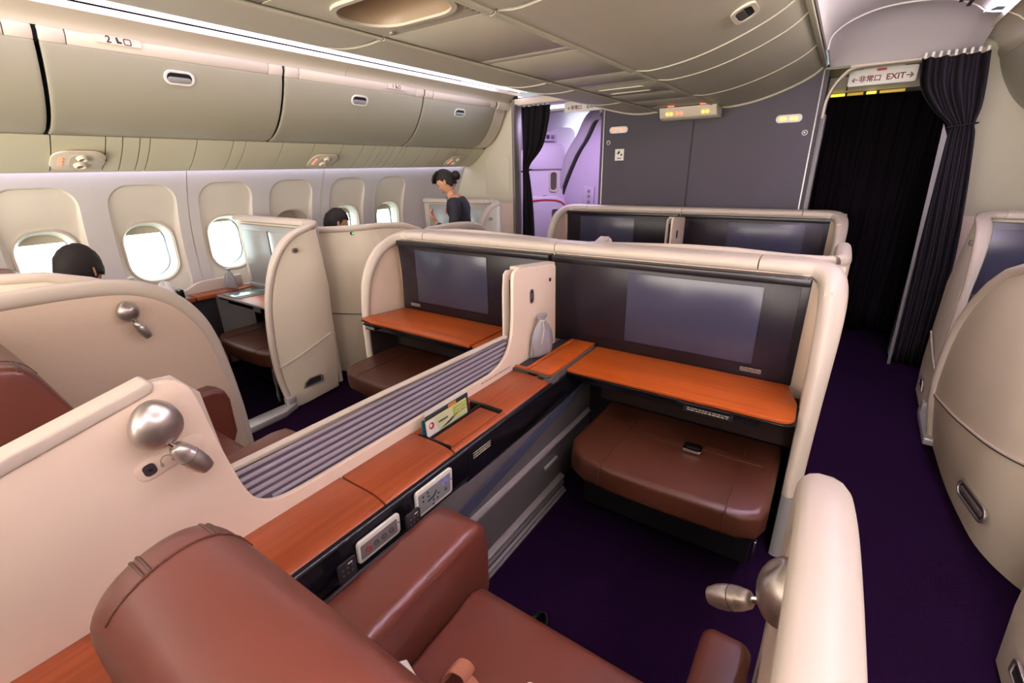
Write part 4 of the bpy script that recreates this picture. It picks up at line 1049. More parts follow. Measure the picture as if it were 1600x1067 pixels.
# ---- seats
def seat(side, label, fore):
    f = (lambda x: x) if side > 0 else mr
    t = thing('first_class_seat', label, 'seat', (f(-.4), .4, 0))
    def bxp(pts, x0, x1): a, b = sorted((f(x0), f(x1))); return P(pts, 'x', a, b)
    # backrest: silhouette in y,z
    bp = [(.44, .42), (.36, .60), (.285, .85), (.225, 1.03), (.205, 1.085), (.175, 1.112), (.13, 1.118), (.07, 1.100), (.035, 1.065), (.022, 1.02), (.075, .80), (.16, .42)]
    bm = new(); n = len(bp)
    # cross sections along x with the corners pulled in
    secs = [(-.692, .74, -.016), (-.688, .93, -.005), (-.670, .985, 0), (-.63, 1, 0), (-.52, 1.0, .002), (-.38, 1.0, .004), (-.24, 1.0, .002), (-.13, 1, 0), (-.10, .985, 0), (-.080, .93, -.005), (-.076, .74, -.016)]
    rows = []
    for x, s, dz in secs:
        cyy = sum(p[0] for p in bp)/n; czz = .80
        row = []
        for y, z in bp:
            yy = cyy+(y-cyy)*s if True else y
            # keep slope of the backrest when squeezing thickness
            mid = .30-(z-.42)*.28
            yy = mid+(y-mid)*s
            zz = z if z < .9 else z+dz-(1-s)*.10
            row.append((f(x), yy, zz))
        rows.append(row)
    bm = loft(bm, rows, close_u=True); vs_ = bm.verts[:]; bm.faces.new(vs_[:n][::-1]); bm.faces.new(vs_[-n:])
    ob = obj('backrest', bm, leather, t, smooth=0)
    ob.modifiers.new('sub', 'SUBSURF').levels = 2; ob.modifiers['sub'].render_levels = 2
    # seams of the headrest wing
    from mathutils.bvhtree import BVHTree
    dg = bpy.context.evaluated_depsgraph_get(); dg.update(); tree = BVHTree.FromObject(ob, dg); off = worldloc(ob)
    def seamline(pts):
        out = []
        for a, b in pts:
            h_ = tree.ray_cast(Vector((f(a), b, 2))-off, Vector((0, 0, -1)))
            if h_[0] is not None: out.append(h_[0]+off+Vector((0, 0, .0006)))
        if len(out) > 2: obj('seam', sweep(new(), out, .0022, .0022, up=Z, n=6), leatherd, t)
    L_ = lambda p, q, n=14: [(p[0]+(q[0]-p[0])*k/n, p[1]+(q[1]-p[1])*k/n) for k in range(n+1)]
    seamline(L_((-.626, .045), (-.626, .215)))
    for yy in (.093, .101, .176, .184): seamline(L_((-.627, yy), (-.686, yy)))
    seamline(L_((-.14, .045), (-.14, .215)))
    # seat cushion
    obj('seat_cushion', bxp([(.18, .31), (.70, .305), (.765, .33), (.782, .38), (.772, .425), (.735, .445), (.60, .437), (.40, .428), (.18, .43)], -.668, -.085), leather, t, bevel=.018, seg=3, ang=.75, smooth=1.1)
    obj('seat_base', bxp([(.12, .05), (.64, .05), (.70, .30), (.12, .30)], -.64, -.11), darkp, t, bevel=.01)
    obj('cushion_seam', sweep(new(), smoothpts([(f(-.655), .42, .432), (f(-.60), .47, .436), (f(-.565), .43, .434), (f(-.56), .33, .432)], 5), .002, .0015, up=Z, n=6), leatherd, t)
    # armrests: the console-side one is broad, the aisle-side one small
    ar = [(-.05, .30), (.835, .26), (.858, .34), (.862, .50), (.850, .565), (.815, .600), (.76, .608), (.40, .588), (-.05, .560)]
    obj('armrest', bxp(ar, -.868, -.688), leather, t, bevel=.034, seg=5, ang=.7, smooth=1.3)
    ar2 = [(.10, .30), (.86, .28), (.886, .34), (.890, .52), (.875, .575), (.83, .600), (.40, .590), (.10, .570)]
    obj('armrest', bxp(ar2, -.080, .022), leather, t, bevel=.024, seg=5, ang=.7, smooth=1.3)
    if fore:
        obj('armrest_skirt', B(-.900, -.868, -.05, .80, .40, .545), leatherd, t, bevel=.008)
    return t
seat(1, 'foreground brown leather seat with its back towards the camera', True)
seat(-1, 'brown leather seat at the left edge behind the cream divider', False)

# ================================================================== WINDOW SUITES
AXL = -2.955                       # aisle face of the left window suites
def window_shell(side, dy, label, lamp_on=False):
    f = (lambda x: x) if side < 0 else (lambda x: 2*(-1.125)-x)
    t = thing('seat_shell', label, 'seat shell', (f(-3.1), .4+dy, 0))
    plan = [(-4.10 if side < 0 else -3.82, -.200), (-3.70, -.200), (-3.42, -.190), (-3.26, -.150), (-3.12, -.07), (-3.03, .05), (-2.975, .20), (-2.95, .40), (-2.935, .60), (-2.93, .80), (-2.93, .95), (-2.93, 1.06), (-2.93, 1.13)]
    sp = [(p[0], p[1]) for p in smoothpts([(a, b, 0) for a, b in plan], 4)]
    def zt(y):
        pts = [(-1, 1.175), (.30, 1.175), (.50, 1.155), (.66, 1.10), (.80, 1.015), (.93, .90), (1.02, .78), (1.09, .60), (1.13, .38), (1.2, .30)]
        for (a, za), (b, zb) in zip(pts, pts[1:]):
            if a <= y <= b:
                return za+(zb-za)*(y-a)/(b-a)
        return .3
    NZ = 14; rows = []
    def bulge(z): return .035*math.sin(math.pi*min(1, z/1.2))-.03*max(0, (.30-z)/.30)
    def pt(i, z):
        a = sp[max(i-1, 0)]; b = sp[min(i+1, len(sp)-1)]; d = Vector((b[0]-a[0], b[1]-a[1])).normalized(); nrm = Vector((d.y, -d.x))
        q = bulge(z)*(1 if i > 8 else i/8)
        # the front edge leans: it bows forward at mid height
        return (f(sp[i][0]+nrm.x*q), sp[i][1]+nrm.y*q+dy, z)
    for i in range(len(sp)):
        top = zt(sp[i][1]); rows.append([pt(i, top*k/NZ) for k in range(NZ+1)])
    obj('shell_wall', sheetd(rows, .03, (-1 if side < 0 else 1, .6, 0)), shellm, t, smooth=1.0)
    rim_p = [Vector(pt(i, zt(sp[i][1])))+Vector((0, 0, -.004)) for i in range(len(sp))]
    rim_p += [Vector(pt(len(sp)-1, z)) for z in (.25, .12, .0)]
    obj('shell_rim', sweep(new(), rim_p, .024, .026, up=(f(1)-f(0), -.6, .2), n=12), rimm, t, smooth=1.2)
    zs = lambda y: .53-.055*(y+.2)/1.3*3 if y > -.1 else .53
    pp = [Vector(pt(i, max(.2, .545-.19*max(0, sp[i][1]+.15)))) for i in range(len(sp))]
    off = Vector((0, 0, 0))
    out = []
    for i, p in enumerate(pp):
        a = sp[max(i-1, 0)]; b = sp[min(i+1, len(sp)-1)]; d = Vector((b[0]-a[0], b[1]-a[1])).normalized(); nr = Vector(((d.y) * (1 if side < 0 else -1), -d.x, 0))
        out.append(p+nr*.002)
    obj('seam_piping', sweep(new(), out, .0055, .0055, up=Z, n=8), rimm, t)
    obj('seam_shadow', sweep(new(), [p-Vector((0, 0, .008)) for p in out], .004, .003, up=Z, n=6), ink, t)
    # recessed grip low on the shell
    c0 = Vector(pt(22, .19)); c1 = Vector(pt(27, .19)); mid = (c0+c1)/2; uu = (c1-c0).normalized(); nn = Vector((uu.y, -uu.x, 0)) * (1 if side < 0 else -1)
    if side > 0: nn = Vector((-abs(uu.y), uu.x if uu.y > 0 else -uu.x, 0)).normalized()
    obj('grip_bezel', ringplate(rr(0, 0, .25, .078, .038), rr(0, 0, .225, .055, .027), mid+nn*.012, uu, Z, nn, .012), silver, t, bevel=.002)
    obj('grip_cup', plate(rr(0, 0, .225, .055, .027), mid+nn*.011, uu, Z, nn, .006), blackm, t)
    obj('grip_bar', sweep(new(), [mid+nn*.018+uu*a for a in (-.095, 0, .095)], .014, .006, up=nn, n=8), silver, t)
    if lamp_on:
        i = 17; p = Vector(pt(i+3, 1.135)); 
        obj('status_lamp', lathe(new(), [(0, .012), (.004, .012), (.006, .009)], p+Vector((.006, -.002, 0)), (1, -.25, 0), 14), black, t)
        obj('status_lamp_light', lathe(new(), [(0, .006), (.0075, .005)], p+Vector((.007, -.002+.004, 0)), (1, -.25, 0), 10), green, t)
    return t

def window_partition(side, dy, label, painted_reflection):
    f = (lambda x: x) if side < 0 else (lambda x: 2*(-1.125)-x)
    XE = -4.12 if side < 0 else -3.82
    def bx(x0, x1, *r): a, b = sorted((f(max(x0, XE)), f(max(x1, XE)))); return B(a, b, *r)
    t = thing('suite_partition', label, 'partition', (f(-3.5), 1.95+dy, 0))
    near = [(1.50, 0), (1.47, .12), (1.445, .26), (1.437, .42), (1.445, .58), (1.47, .75), (1.515, .90), (1.58, 1.03), (1.66, 1.125), (1.75, 1.185), (1.85, 1.215)]
    ns = [tuple(p)[1:] for p in smoothpts([(0, y, z) for y, z in near], 3)]
    side_p = [(y+.03+dy, z-.01) for y, z in ns]+[(1.93+dy, 1.205), (1.935+dy, .8), (1.90+dy, .25), (1.885+dy, .02)]
    def lean(bm):
        for v in bm.verts:   # slight outward bulge at mid height
            v.co.x += (1 if side < 0 else -1)*(.03*math.sin(math.pi*min(1, max(0, v.co.z/1.2)))-.03*(v.co.z/1.2))
        return bm
    mid = [p for p in side_p]
    bmp = P(mid, 'x', *sorted((f(-2.985), f(-2.950))))
    obj('side_panel', lean(bmp), shellm, t, bevel=.005)
    rp = [(f(-2.972), y+.012+dy, z) for y, z in ns]
    rp += [(f(-2.985), 1.92+dy, 1.228), (f(-3.03), 1.955+dy, 1.234), (f(-3.12), 1.965+dy, 1.235)]
    rp = [Vector(p)+Vector(((1 if side < 0 else -1)*(.03*math.sin(math.pi*min(1, p[2]/1.2))-.03*(p[2]/1.2)) if i < len(ns) else (-.03 if side < 0 else .03)*1, 0, 0)) for i, p in enumerate(rp)]
    wd = [.022+.016*max(0, min(1, (p[2]-.85)/.3)) for p in rp]
    obj('near_rim', sweep(new(), rp, .022, wd, up=X, n=12, power=.8), rimm, t, smooth=1.0)
    obj('top_cap', sweep(new(), [(f(-3.12), 1.965+dy, 1.235), (f(-3.6), 1.965+dy, 1.235), (f(XE+.01), 1.965+dy, 1.235)], .026, .045, up=Y, n=14, power=.7), rimm, t)
    obj('back_wall', bx(-4.12, -3.04, 1.955+dy, 1.985+dy, 0, 1.215), shellm, t)
    def seamat(y): return .335+.30*max(0, y-1.44)**1.1*1.0
    sm = [Vector((f(-2.950), y+dy, .335+.38*max(0, y-1.46)**1.25)) for y in [1.46+.42*k/8 for k in range(9)]]
    for p in sm: p.x += (1 if side < 0 else -1)*(.03*math.sin(math.pi*min(1, p.z/1.2))-.03*(p.z/1.2))
    obj('seam_piping', sweep(new(), sm, .006, .006, up=Z, n=8), rimm, t)
    n_ = X if side < 0 else nX
    xx = f(-2.943)
    hb = [(-.085, -.028), (.075, -.028), (.075, .020), (.055, .034), (-.035, .034), (-.07, .012)]
    hs = .015*1
    xo = f(-2.936)
    obj('grip_cup', plate([(a*.78, b*.72) for a, b in hb], (xo, 1.68+dy, .15), Y, Z, n_, .004), blackm, t)
    obj('grip_bezel', ringplate(hb, [(a*.80, b*.74) for a, b in hb], (xo-.001 if side < 0 else xo+.001, 1.68+dy, .15), Y, Z, n_, .010), silver, t, bevel=.002)
    obj('round_button', plate(rr(1.735+dy, 1.085, .030, .026, .012), (f(-2.9495)+(-.018 if side < 0 else .018), 0, 0), Y, Z, n_, .012), greyp, t, bevel=.002)
    obj('button_rim', ringplate(rr(1.735+dy, 1.085, .042, .036, .017), rr(1.735+dy, 1.085, .030, .026, .012), (f(-2.9495)+(-.018 if side < 0 else .018), 0, 0), Y, Z, n_, .013), silver, t)
    # floor sill at the suite entrance
    sx = .0 if side < 0 else -.05
    obj('floor_sill', P([(f(-2.985), 1.06+dy), (f(-2.86+sx), 1.06+dy), (f(-2.87+sx), 1.40+dy), (f(-2.93), 1.53+dy), (f(-2.985), 1.53+dy)], 'z', 0, .045), alu, t, bevel=.008)
    obj('post_foot', bx(-2.985, -2.93, 1.46+dy, 1.53+dy, .04, .10), alu, t, bevel=.012)
    # monitor
    bz, scn = (silver_refl, screen_refl) if painted_reflection else (bezel, screen)  # pale bezel and screen colours stand in for reflected window light
    obj('screen_bezel', bx(-4.02, -2.995, 1.925+dy, 1.954+dy, .685, 1.195), bz, t, bevel=.004)
    obj('bezel_panel', bx(-3.99, -3.62, 1.918+dy, 1.926+dy, .74, 1.15), bz, t, bevel=.001)
    obj('bezel_line', bx(-3.615, -3.605, 1.917+dy, 1.926+dy, .735, 1.155), blackm, t)
    obj('screen', bx(-3.60, -3.02, 1.917+dy, 1.926+dy, .74, 1.15), scn, t, bevel=.001)
    obj('screen_ledge', bx(-4.02, -2.995, 1.90+dy, 1.93+dy, .682, .715), bz, t, bevel=.003)
    smallprint('placard_print', inkg, t, (f(-3.12), 1.916+dy, .727), X, Z, nY, .08, .02, 3, 14)
    obj('footwell_back', bx(-4.05, -3.05, 1.90+dy, 1.95+dy, 0, .66), darkp, t)
    return t

def window_table(side, dy, label):
    f = (lambda x: x) if side < 0 else (lambda x: 2*(-1.125)-x)
    XE = -4.12 if side < 0 else -3.82
    def bx(x0, x1, *r): a, b = sorted((f(max(x0, XE)), f(max(x1, XE)))); return B(a, b, *r)
    t = thing('fixed_table', label, 'table', (f(-3.5), 1.75+dy, .66))
    obj('table_top', bx(-3.955, -3.03, 1.605+dy, 1.895+dy, .666, .681), woody if 0 else woodx, t, bevel=.003)
    obj('chrome_edge', bx(-3.955, -3.03, 1.598+dy, 1.604+dy, .664, .682), alu, t, bevel=.001)
    obj('edge_band', bx(-3.95, -3.03, 1.61+dy, 1.89+dy, .645, .6655), black, t)
    obj('support_tray', bx(-3.93, -3.05, 1.66+dy, 1.89+dy, .60, .6445), black, t)
    obj('placard', bx(-3.42, -3.33, 1.60+dy, 1.608+dy, .625, .655), greyp, t)
    return t
def window_console(side, dy, label):
    f = (lambda x: x) if side < 0 else (lambda x: 2*(-1.125)-x)
    XE = -4.12 if side < 0 else -3.82
    def bx(x0, x1, *r): a, b = sorted((f(max(x0, XE)), f(max(x1, XE)))); return B(a, b, *r)
    t = thing('side_console', label, 'console', (f(-4.05), 1.0+dy, 0))
    obj('body', bx(-4.17, -3.99, -.1+dy, 1.60+dy, .02, .655), blackm, t)
    obj('wood_top', bx(-4.11, -3.965, 1.46+dy, 1.895+dy, .66, .69), woody, t, bevel=.003)
    obj('wood_top', bx(-4.11, -3.965, .0+dy, 1.45+dy, .66, .69), woody, t, bevel=.003)
    obj('tray_top', bx(-4.10, -3.97, 1.20+dy, 1.43+dy, .69, .694), menu, t)
    obj('upstand', P([(.0+dy, .66), (1.89+dy, .66), (1.89+dy, .775), (1.60+dy, .775), (1.54+dy, .765), (1.47+dy, .73), (1.38+dy, .715), (.0+dy, .715)], 'x', *sorted((f(-4.15), f(-4.112)))), rimm, t, bevel=.006)
    return t
window_partition(-1, 0, 'cream partition with pale reflection-tinted screen and carry grip beside the left aisle, nearest the windows', True)
window_partition(-1, 2.2, 'cream partition with pale reflection-tinted screen behind the standing attendant', True)
window_partition(1, 2.2, 'cream partition with dark screen at the right picture edge beside the right curtain', False)
window_partition(1, -.14, 'cream partition at the bottom right corner, cut by the photo edge', False)
window_shell(-1, 0, 'cream shell in front of the dark-haired passenger at the far left edge')
window_shell(-1, 2.2, 'tall rounded cream shell with a small green light beside the left aisle', True)
window_shell(1, 2.2, 'large rounded cream shell with a silver grip at the right picture edge')
window_table(-1, 0, 'cherry-wood fixed table under the pale reflection-tinted screen by the windows, holding a glossy folder')
window_table(-1, 2.2, 'cherry-wood fixed table in front of the standing attendant')
window_table(1, 2.2, 'cherry-wood fixed table at the right picture edge')
window_console(-1, 0, 'wood-topped window console with raised cream edge on the left')
window_console(-1, 2.2, 'wood-topped window console beside the second passenger on the left')
ottoman(-3.80, -3.02, 1.42, 1.88, 'brown leather footrest under the table by the windows')
ottoman(-3.80, -3.02, 3.62, 4.08, 'brown leather footrest beneath the screen behind the attendant')
ottoman(.76, 1.55, 3.62, 4.08, 'brown leather footrest at the right picture edge under the dark screen')
fo = thing('menu_folder', 'glossy blue-green folder lying on the wood table by the windows', 'folder', (-3.8, 1.75, .681))
obj('cover', P([(-3.93, 1.612), (-3.70, 1.612), (-3.665, 1.89), (-3.90, 1.89)], 'z', .682, .690), menu, fo, bevel=.002)
obj('inner_page', P([(-3.695, 1.615), (-3.66, 1.615), (-3.63, 1.885), (-3.66, 1.885)], 'z', .682, .686), greyl, fo)
pouch('grey satin drawstring pouch on the wood table beneath the third window', (-4.03, 1.755, .690), 1.0, math.radians(20), .02)
gb = thing('drinking_glass', 'small clear glass on the window ledge behind the left shell', 'glass', (-4.06, 1.10, .69))
obj('glass_wall', lathe(new(), [(0, .030), (.13, .034), (.17, .020), (.215, .018), (.215, .014), (.17, .016), (.13, .030), (.006, .026)], (-4.06, 1.12, .69), Z, 20), glass, gb)
obj('glass_rim', lathe(new(), [(0, .019), (.004, .0195), (.008, .019)], (-4.06, 1.12, .897), Z, 20), white, gb)
cp_ = thing('crumpled_cloth', 'small white crumpled cloth on the window ledge', 'cloth', (-4.05, 1.30, .69))
rows = []
for k in range(7):
    z = .135*math.sin(math.pi/2*k/6); r_ = .055*math.cos(math.pi/2*k/6)+.004
    rows.append([(-4.045+r_*math.cos(a)*(1+.2*math.sin(3*a+k)), 1.30+r_*1.2*math.sin(a)*(1+.15*math.sin(4*a)), .694+z*(1+.12*math.sin(5*a))) for a in [2*math.pi*i/18 for i in range(18)]])
bm = loft(new(), rows, close_u=True); vs_ = bm.verts[:]; bm.faces.new(vs_[:18][::-1]); bm.faces.new(vs_[-18:]); obj('folded_cloth', bm, paper, cp_, smooth=1.3)
ph = thing('mobile_phone', 'black phone on the window console on the left', 'phone', (-4.03, 1.43, .694))
obj('phone_body', B(-4.07, -4.0, 1.365, 1.40, .695, .76), black, ph, bevel=.005)

# ---- window seats for the two passengers
seatL = [o for o in C.objects if o.get('label', '').startswith('brown leather seat at the left edge')][0]
dup(seatL, (-1.44, .33, 0), 'brown leather window seat under the passenger at the far left')
dup(seatL, (-1.44, 2.42, 0), 'brown leather window seat under the passenger behind the tall shell')

# ================================================================== PEOPLE
def skinbm(verts, edges, radii, root=0, levels=2):
    me = bpy.data.meshes.new('tmp'); me.from_pydata([tuple(v) for v in verts], edges, []); me.update()
    o = bpy.data.objects.new('tmp', me); C.objects.link(o)
    m = o.modifiers.new('s', 'SKIN'); m.use_smooth_shade = True
    lay = me.skin_vertices[0].data if me.skin_vertices else None
    if lay is None:
        me.attributes; 
    for i, r in enumerate(radii):
        rr_ = r if isinstance(r, tuple) else (r, r)
        me.skin_vertices[0].data[i].radius = rr_
        me.skin_vertices[0].data[i].use_root = (i == root)
    s = o.modifiers.new('u', 'SUBSURF'); s.levels = levels; s.render_levels = levels
    dg = bpy.context.evaluated_depsgraph_get(); ev = o.evaluated_get(dg)
    bm = bmesh.new(); bm.from_mesh(ev.to_mesh()); ev.to_mesh_clear()
    bpy.data.objects.remove(o); bpy.data.meshes.remove(me)
    return bm

def headbm(c, yaw, pitch, h=.235):
    """head facing +X before rotation; yaw about z, pitch nods forward. returns bmesh and its matrix"""
    bm = new(); bmesh.ops.create_icosphere(bm, subdivisions=4, radius=1)
    for v in bm.verts:
        x, y, z = v.co
        X_ = x*.098; Y_ = y*.076; Z_ = z*.118
        if z < 0: 
            Y_ *= 1-.30*(-z)**1.3; X_ = X_*(1-.16*(-z)) + .012*(-z)
        if x > .2: # flatter face
            X_ = .0196+ (X_-.0196)*.86
        def g(a, b, sa, sb): return math.exp(-((y-a)/sa)**2-((z-b)/sb)**2)
        if x > 0:
            X_ += .021*g(0, -.16, .13, .15) + .010*g(0, .02, .10, .18)      # nose
            X_ -= .008*(g(.38, .06, .18, .12)+g(-.38, .06, .18, .12))         # eye sockets
            X_ += .006*g(0, -.47, .24, .055)+.005*g(0, -.57, .22, .05)        # lips
            X_ -= .003*g(0, -.52, .24, .02)
            X_ += .010*g(0, -.80, .25, .14)                                   # chin
            X_ += .004*g(0, .22, .6, .08)                                     # brow
        v.co = (X_, Y_, Z_)
    # ears
    for s in (-1, 1):
        e = bmesh.new(); bmesh.ops.create_icosphere(e, subdivisions=2, radius=1)
        for v in e.verts: v.co = Vector((v.co.x*.016-.008-.006*v.co.z, s*(.074+v.co.y*.009+.006*max(0, -v.co.x)), v.co.z*.030-.006))
        m_ = bpy.data.meshes.new('e'); e.to_mesh(m_); e.free(); bm.from_mesh(m_); bpy.data.meshes.remove(m_)
    M = Matrix.Translation(Vector(c)) @ Matrix.Rotation(yaw, 4, 'Z') @ Matrix.Rotation(pitch, 4, 'Y') @ Matrix.Scale(h/.236, 4)
    bmesh.ops.transform(bm, matrix=M, verts=bm.verts)
    return bm, M

def addbm(bm, other):
    m_ = bpy.data.meshes.new('j'); other.to_mesh(m_); other.free(); bm.from_mesh(m_); bpy.data.meshes.remove(m_)

def hand_chains(wrist, d, side_v, nrm, curl, s=1.0):
    """five finger chains, palm; returns verts, edges, radii lists (appended to a wrist vertex)"""
    wrist, d, side_v, nrm = Vector(wrist), Vector(d).normalized(), Vector(side_v).normalized(), Vector(nrm).normalized()
    vs, es, rs = [], [], []
    palm = wrist+d*.045*s; vs.append(palm); rs.append((.030*s, .014*s))
    knuck = wrist+d*.078*s; vs.append(knuck); rs.append((.034*s, .013*s)); es.append((0, 1))
    out = []
    for k, (off, L) in enumerate(((-.030, .062), (-.010, .074), (.010, .070), (.029, .056))):
        base = wrist+d*.080*s+side_v*off*s; p = base; dd = d.copy(); chain = [wrist+d*.055*s+side_v*off*.8*s, base]
        for q, fr in enumerate((.45, .30, .25)):
            dd = (Matrix.Rotation(curl*(q+.6)*.5, 3, side_v.cross(Vector((0, 0, 0))) if 0 else side_v) @ dd)
            p = p+dd*L*fr*s; chain.append(p.copy())
        out.append((chain, (.0085*s, .0085*s, .008*s, .0072*s, .006*s)))
    tb = wrist+d*.022*s-side_v*.024*s; td = (d*.55-side_v*.75+nrm*.35).normalized()
    out.append(([tb, tb+td*.032*s, tb+td*.032*s+(td+d*.5).normalized()*.026*s, tb+td*.032*s+(td+d*.9).normalized()*.048*s], (.011*s, .0095*s, .0085*s, .007*s)))
    return palm, knuck, out

def build_fingers(bm, chains):
    for ch, rad in chains:
        e = [(i, i+1) for i in range(len(ch)-1)]
        addbm(bm, skinbm(ch, e, list(rad), 0, 1))

def hairbm(M, zcut, grow=1.07, front=.30, back=-.55):
    """hair cap over the skull, down to a hair line"""
    bm = new(); bmesh.ops.create_icosphere(bm, subdivisions=4, radius=1)
    kill = []
    for v in bm.verts:
        x, y, z = v.co
        line = front if x > .25 else (back if x < -.25 else back+(front-back)*(x+.25)/.5)
        if z < line: kill.append(v)
        X_ = x*.098*(.93 if x > .2 else 1); Y_ = y*.076; Z_ = z*.118
        if z < 0: Y_ *= 1-.30*(-z)**1.3*.6
        n_ = 1+.014*math.sin(17*y+9*z)+.012*math.sin(23*x+11*y)+random.uniform(-.016, .016)
        v.co = Vector((X_, Y_, Z_))*grow*n_
    bmesh.ops.delete(bm, geom=kill, context='VERTS')
    bmesh.ops.transform(bm, matrix=M, verts=bm.verts)
    bmesh.ops.recalc_face_normals(bm, faces=bm.faces)
    bmesh.ops.solidify(bm, geom=bm.faces[:], thickness=.006)
    return bm

def facebits(M, t, parent):
    for s in (-1, 1):
        e = bmesh.new(); bmesh.ops.create_icosphere(e, subdivisions=2, radius=1)
        for v in e.verts: v.co = Vector((v.co.x*.006+.0795, v.co.y*.013+s*.029, v.co.z*.0045+.006))
        bmesh.ops.transform(e, matrix=M, verts=e.verts); obj('eye', e, eyem, parent)
        br = sweep(new(), [M @ Vector((.088-.004*abs(a), s*(.014+.030*a), .026+.004*math.sin(a*3))) for a in (0, .33, .66, 1)], .003, .002, up=Z, n=6)
        obj('eyebrow', br, hair, parent)
    l = sweep(new(), [M @ Vector((.092-.006*abs(a), .022*a, -.0615-.001*abs(a))) for a in (-1, -.5, 0, .5, 1)], [.002, .0045, .005, .0045, .002], [.002, .004, .004, .004, .002], up=Z, n=8)
    obj('mouth', l, lipm, parent)

# --- the standing attendant: faces the windows (-X), head bowed, hands raised before the chest
AT = Vector((-2.91, 3.40, 0)); TA = math.radians(26)
def W(x, y, z): return Vector((AT.x-x*math.cos(TA)+y*math.sin(TA), AT.y-x*math.sin(TA)-y*math.cos(TA), AT.z+z))       # x forward, y to her right -> world
at = thing('person', 'standing person in a dark uniform with black hair in a bun, head bowed', 'person', AT)
hips = W(-.02, 0, .86)
V_b = [hips, W(-.015, 0, 1.00), W(.0, 0, 1.16), W(.03, 0, 1.28), W(.065, 0, 1.345), W(.10, 0, 1.395),         # 0-5 spine, neck
       W(.03, .13, 1.285), W(-.005, .185, 1.24), W(.03, .215, 1.03), W(.15, .16, 1.07), W(.20, .135, 1.12),     # 6-10 right arm: clavicle, shoulder, elbow, forearm, wrist
       W(.03, -.13, 1.285), W(-.005, -.185, 1.24), W(.02, -.215, 1.01), W(.15, -.14, .98), W(.21, -.10, 1.00),  # 11-15 left arm
       W(-.01, .085, .80), W(.0, .09, .46), W(-.02, .09, .10), W(.10, .09, .035),                              # 16-19 right leg
       W(-.01, -.085, .80), W(.0, -.09, .46), W(-.02, -.09, .10), W(.10, -.09, .035)]
E_b = [(0, 1), (1, 2), (2, 3), (3, 4), (4, 5), (3, 6), (6, 7), (7, 8), (8, 9), (9, 10), (3, 11), (11, 12), (12, 13), (13, 14), (14, 15), (0, 16), (16, 17), (17, 18), (18, 19), (0, 20), (20, 21), (21, 22), (22, 23)]
R_b = [(.14, .10), (.115, .085), (.125, .09), (.10, .075), (.048, .048), (.045, .045), .06, .05, .038, .032, .022, .06, .05, .038, .032, .022, .085, .055, .036, .03, .085, .055, .036, .03]
body = skinbm(V_b, E_b, R_b)
hb_, HM = headbm(W(.125, 0, 1.468), math.pi+TA, math.radians(34), .215)
addbm(body, hb_)
for wv, dv_, sv, nv in ((W(.20, .135, 1.12), W(.06, -.02, .10)-W(0, 0, 0), W(0, -1, .2)-W(0, 0, 0), W(-1, 0, .6)-W(0, 0, 0)),
                        (W(.21, -.10, 1.00), W(.10, .05, .03)-W(0, 0, 0), W(0, 1, 0)-W(0, 0, 0), W(0, 0, 1)-W(0, 0, 0))):
    pl, kn, chs = hand_chains(wv, dv_, sv, nv, .55, .92)
    addbm(body, skinbm([wv-Vector(dv_).normalized()*.02, wv, pl, kn], [(0, 1), (1, 2), (2, 3)], [.020, .019, (.028, .014), (.030, .012)], 0, 1))
    build_fingers(body, chs)
obj('body', body, skin, at, smooth=0)
ja = [(.140, .105), (.118, .090), (.130, .098), (.105, .082), (.062, .058), .066, .058, .046, .040, .031, .066, .058, .046, .040, .031]
vi = [0, 1, 2, 3, 4, 6, 7, 8, 9, 10, 11, 12, 13, 14, 15]
mp_ = {a: i for i, a in enumerate(vi)}
jv = [V_b[i].copy() for i in vi]
jv[mp_[4]] = W(.05, 0, 1.315)
jv[mp_[10]] = V_b[10]*.85+V_b[9]*.15; jv[mp_[15]] = V_b[15]*.85+V_b[14]*.15
je = [(mp_[a], mp_[b]) for a, b in E_b if a in mp_ and b in mp_]
obj('jacket', skinbm(jv, je, ja), uniform, at, smooth=0)
bm = new(); rows = []
for z, a, b in ((.46, .17, .13), (.60, .185, .14), (.75, .19, .14), (.88, .175, .13), (.98, .145, .11)):
    rows.append([W(-.015+b*math.cos(q), a*math.sin(q), z) for q in [2*math.pi*i/28 for i in range(28)]])
obj('skirt', loft(bm, rows, close_u=True), uniform, at, smooth=1)
bm = loft(new(), [[W(.052+.058*s_*math.cos(q)+.018*k, .060*s_*math.sin(q), 1.318+.020*k+.014*math.cos(q)*-1) for q in [2*math.pi*i/24 for i in range(24)]] for k, s_ in ((0, 1.12), (1, 1.0))], close_u=True)
bmesh.ops.solidify(bm, geom=bm.faces[:], thickness=.006); obj('collar', bm, uniform, at)
obj('name_badge', plate(rr(0, 0, .018, .05, .006), W(.112, .075, 1.215), (math.sin(TA), -math.cos(TA), 0), Z, (-math.cos(TA), -math.sin(TA), 0), .006), redm, at, 'small red badge')
obj('hair', hairbm(HM, 0, 1.10, .34, -.62), hair, at, smooth=0)
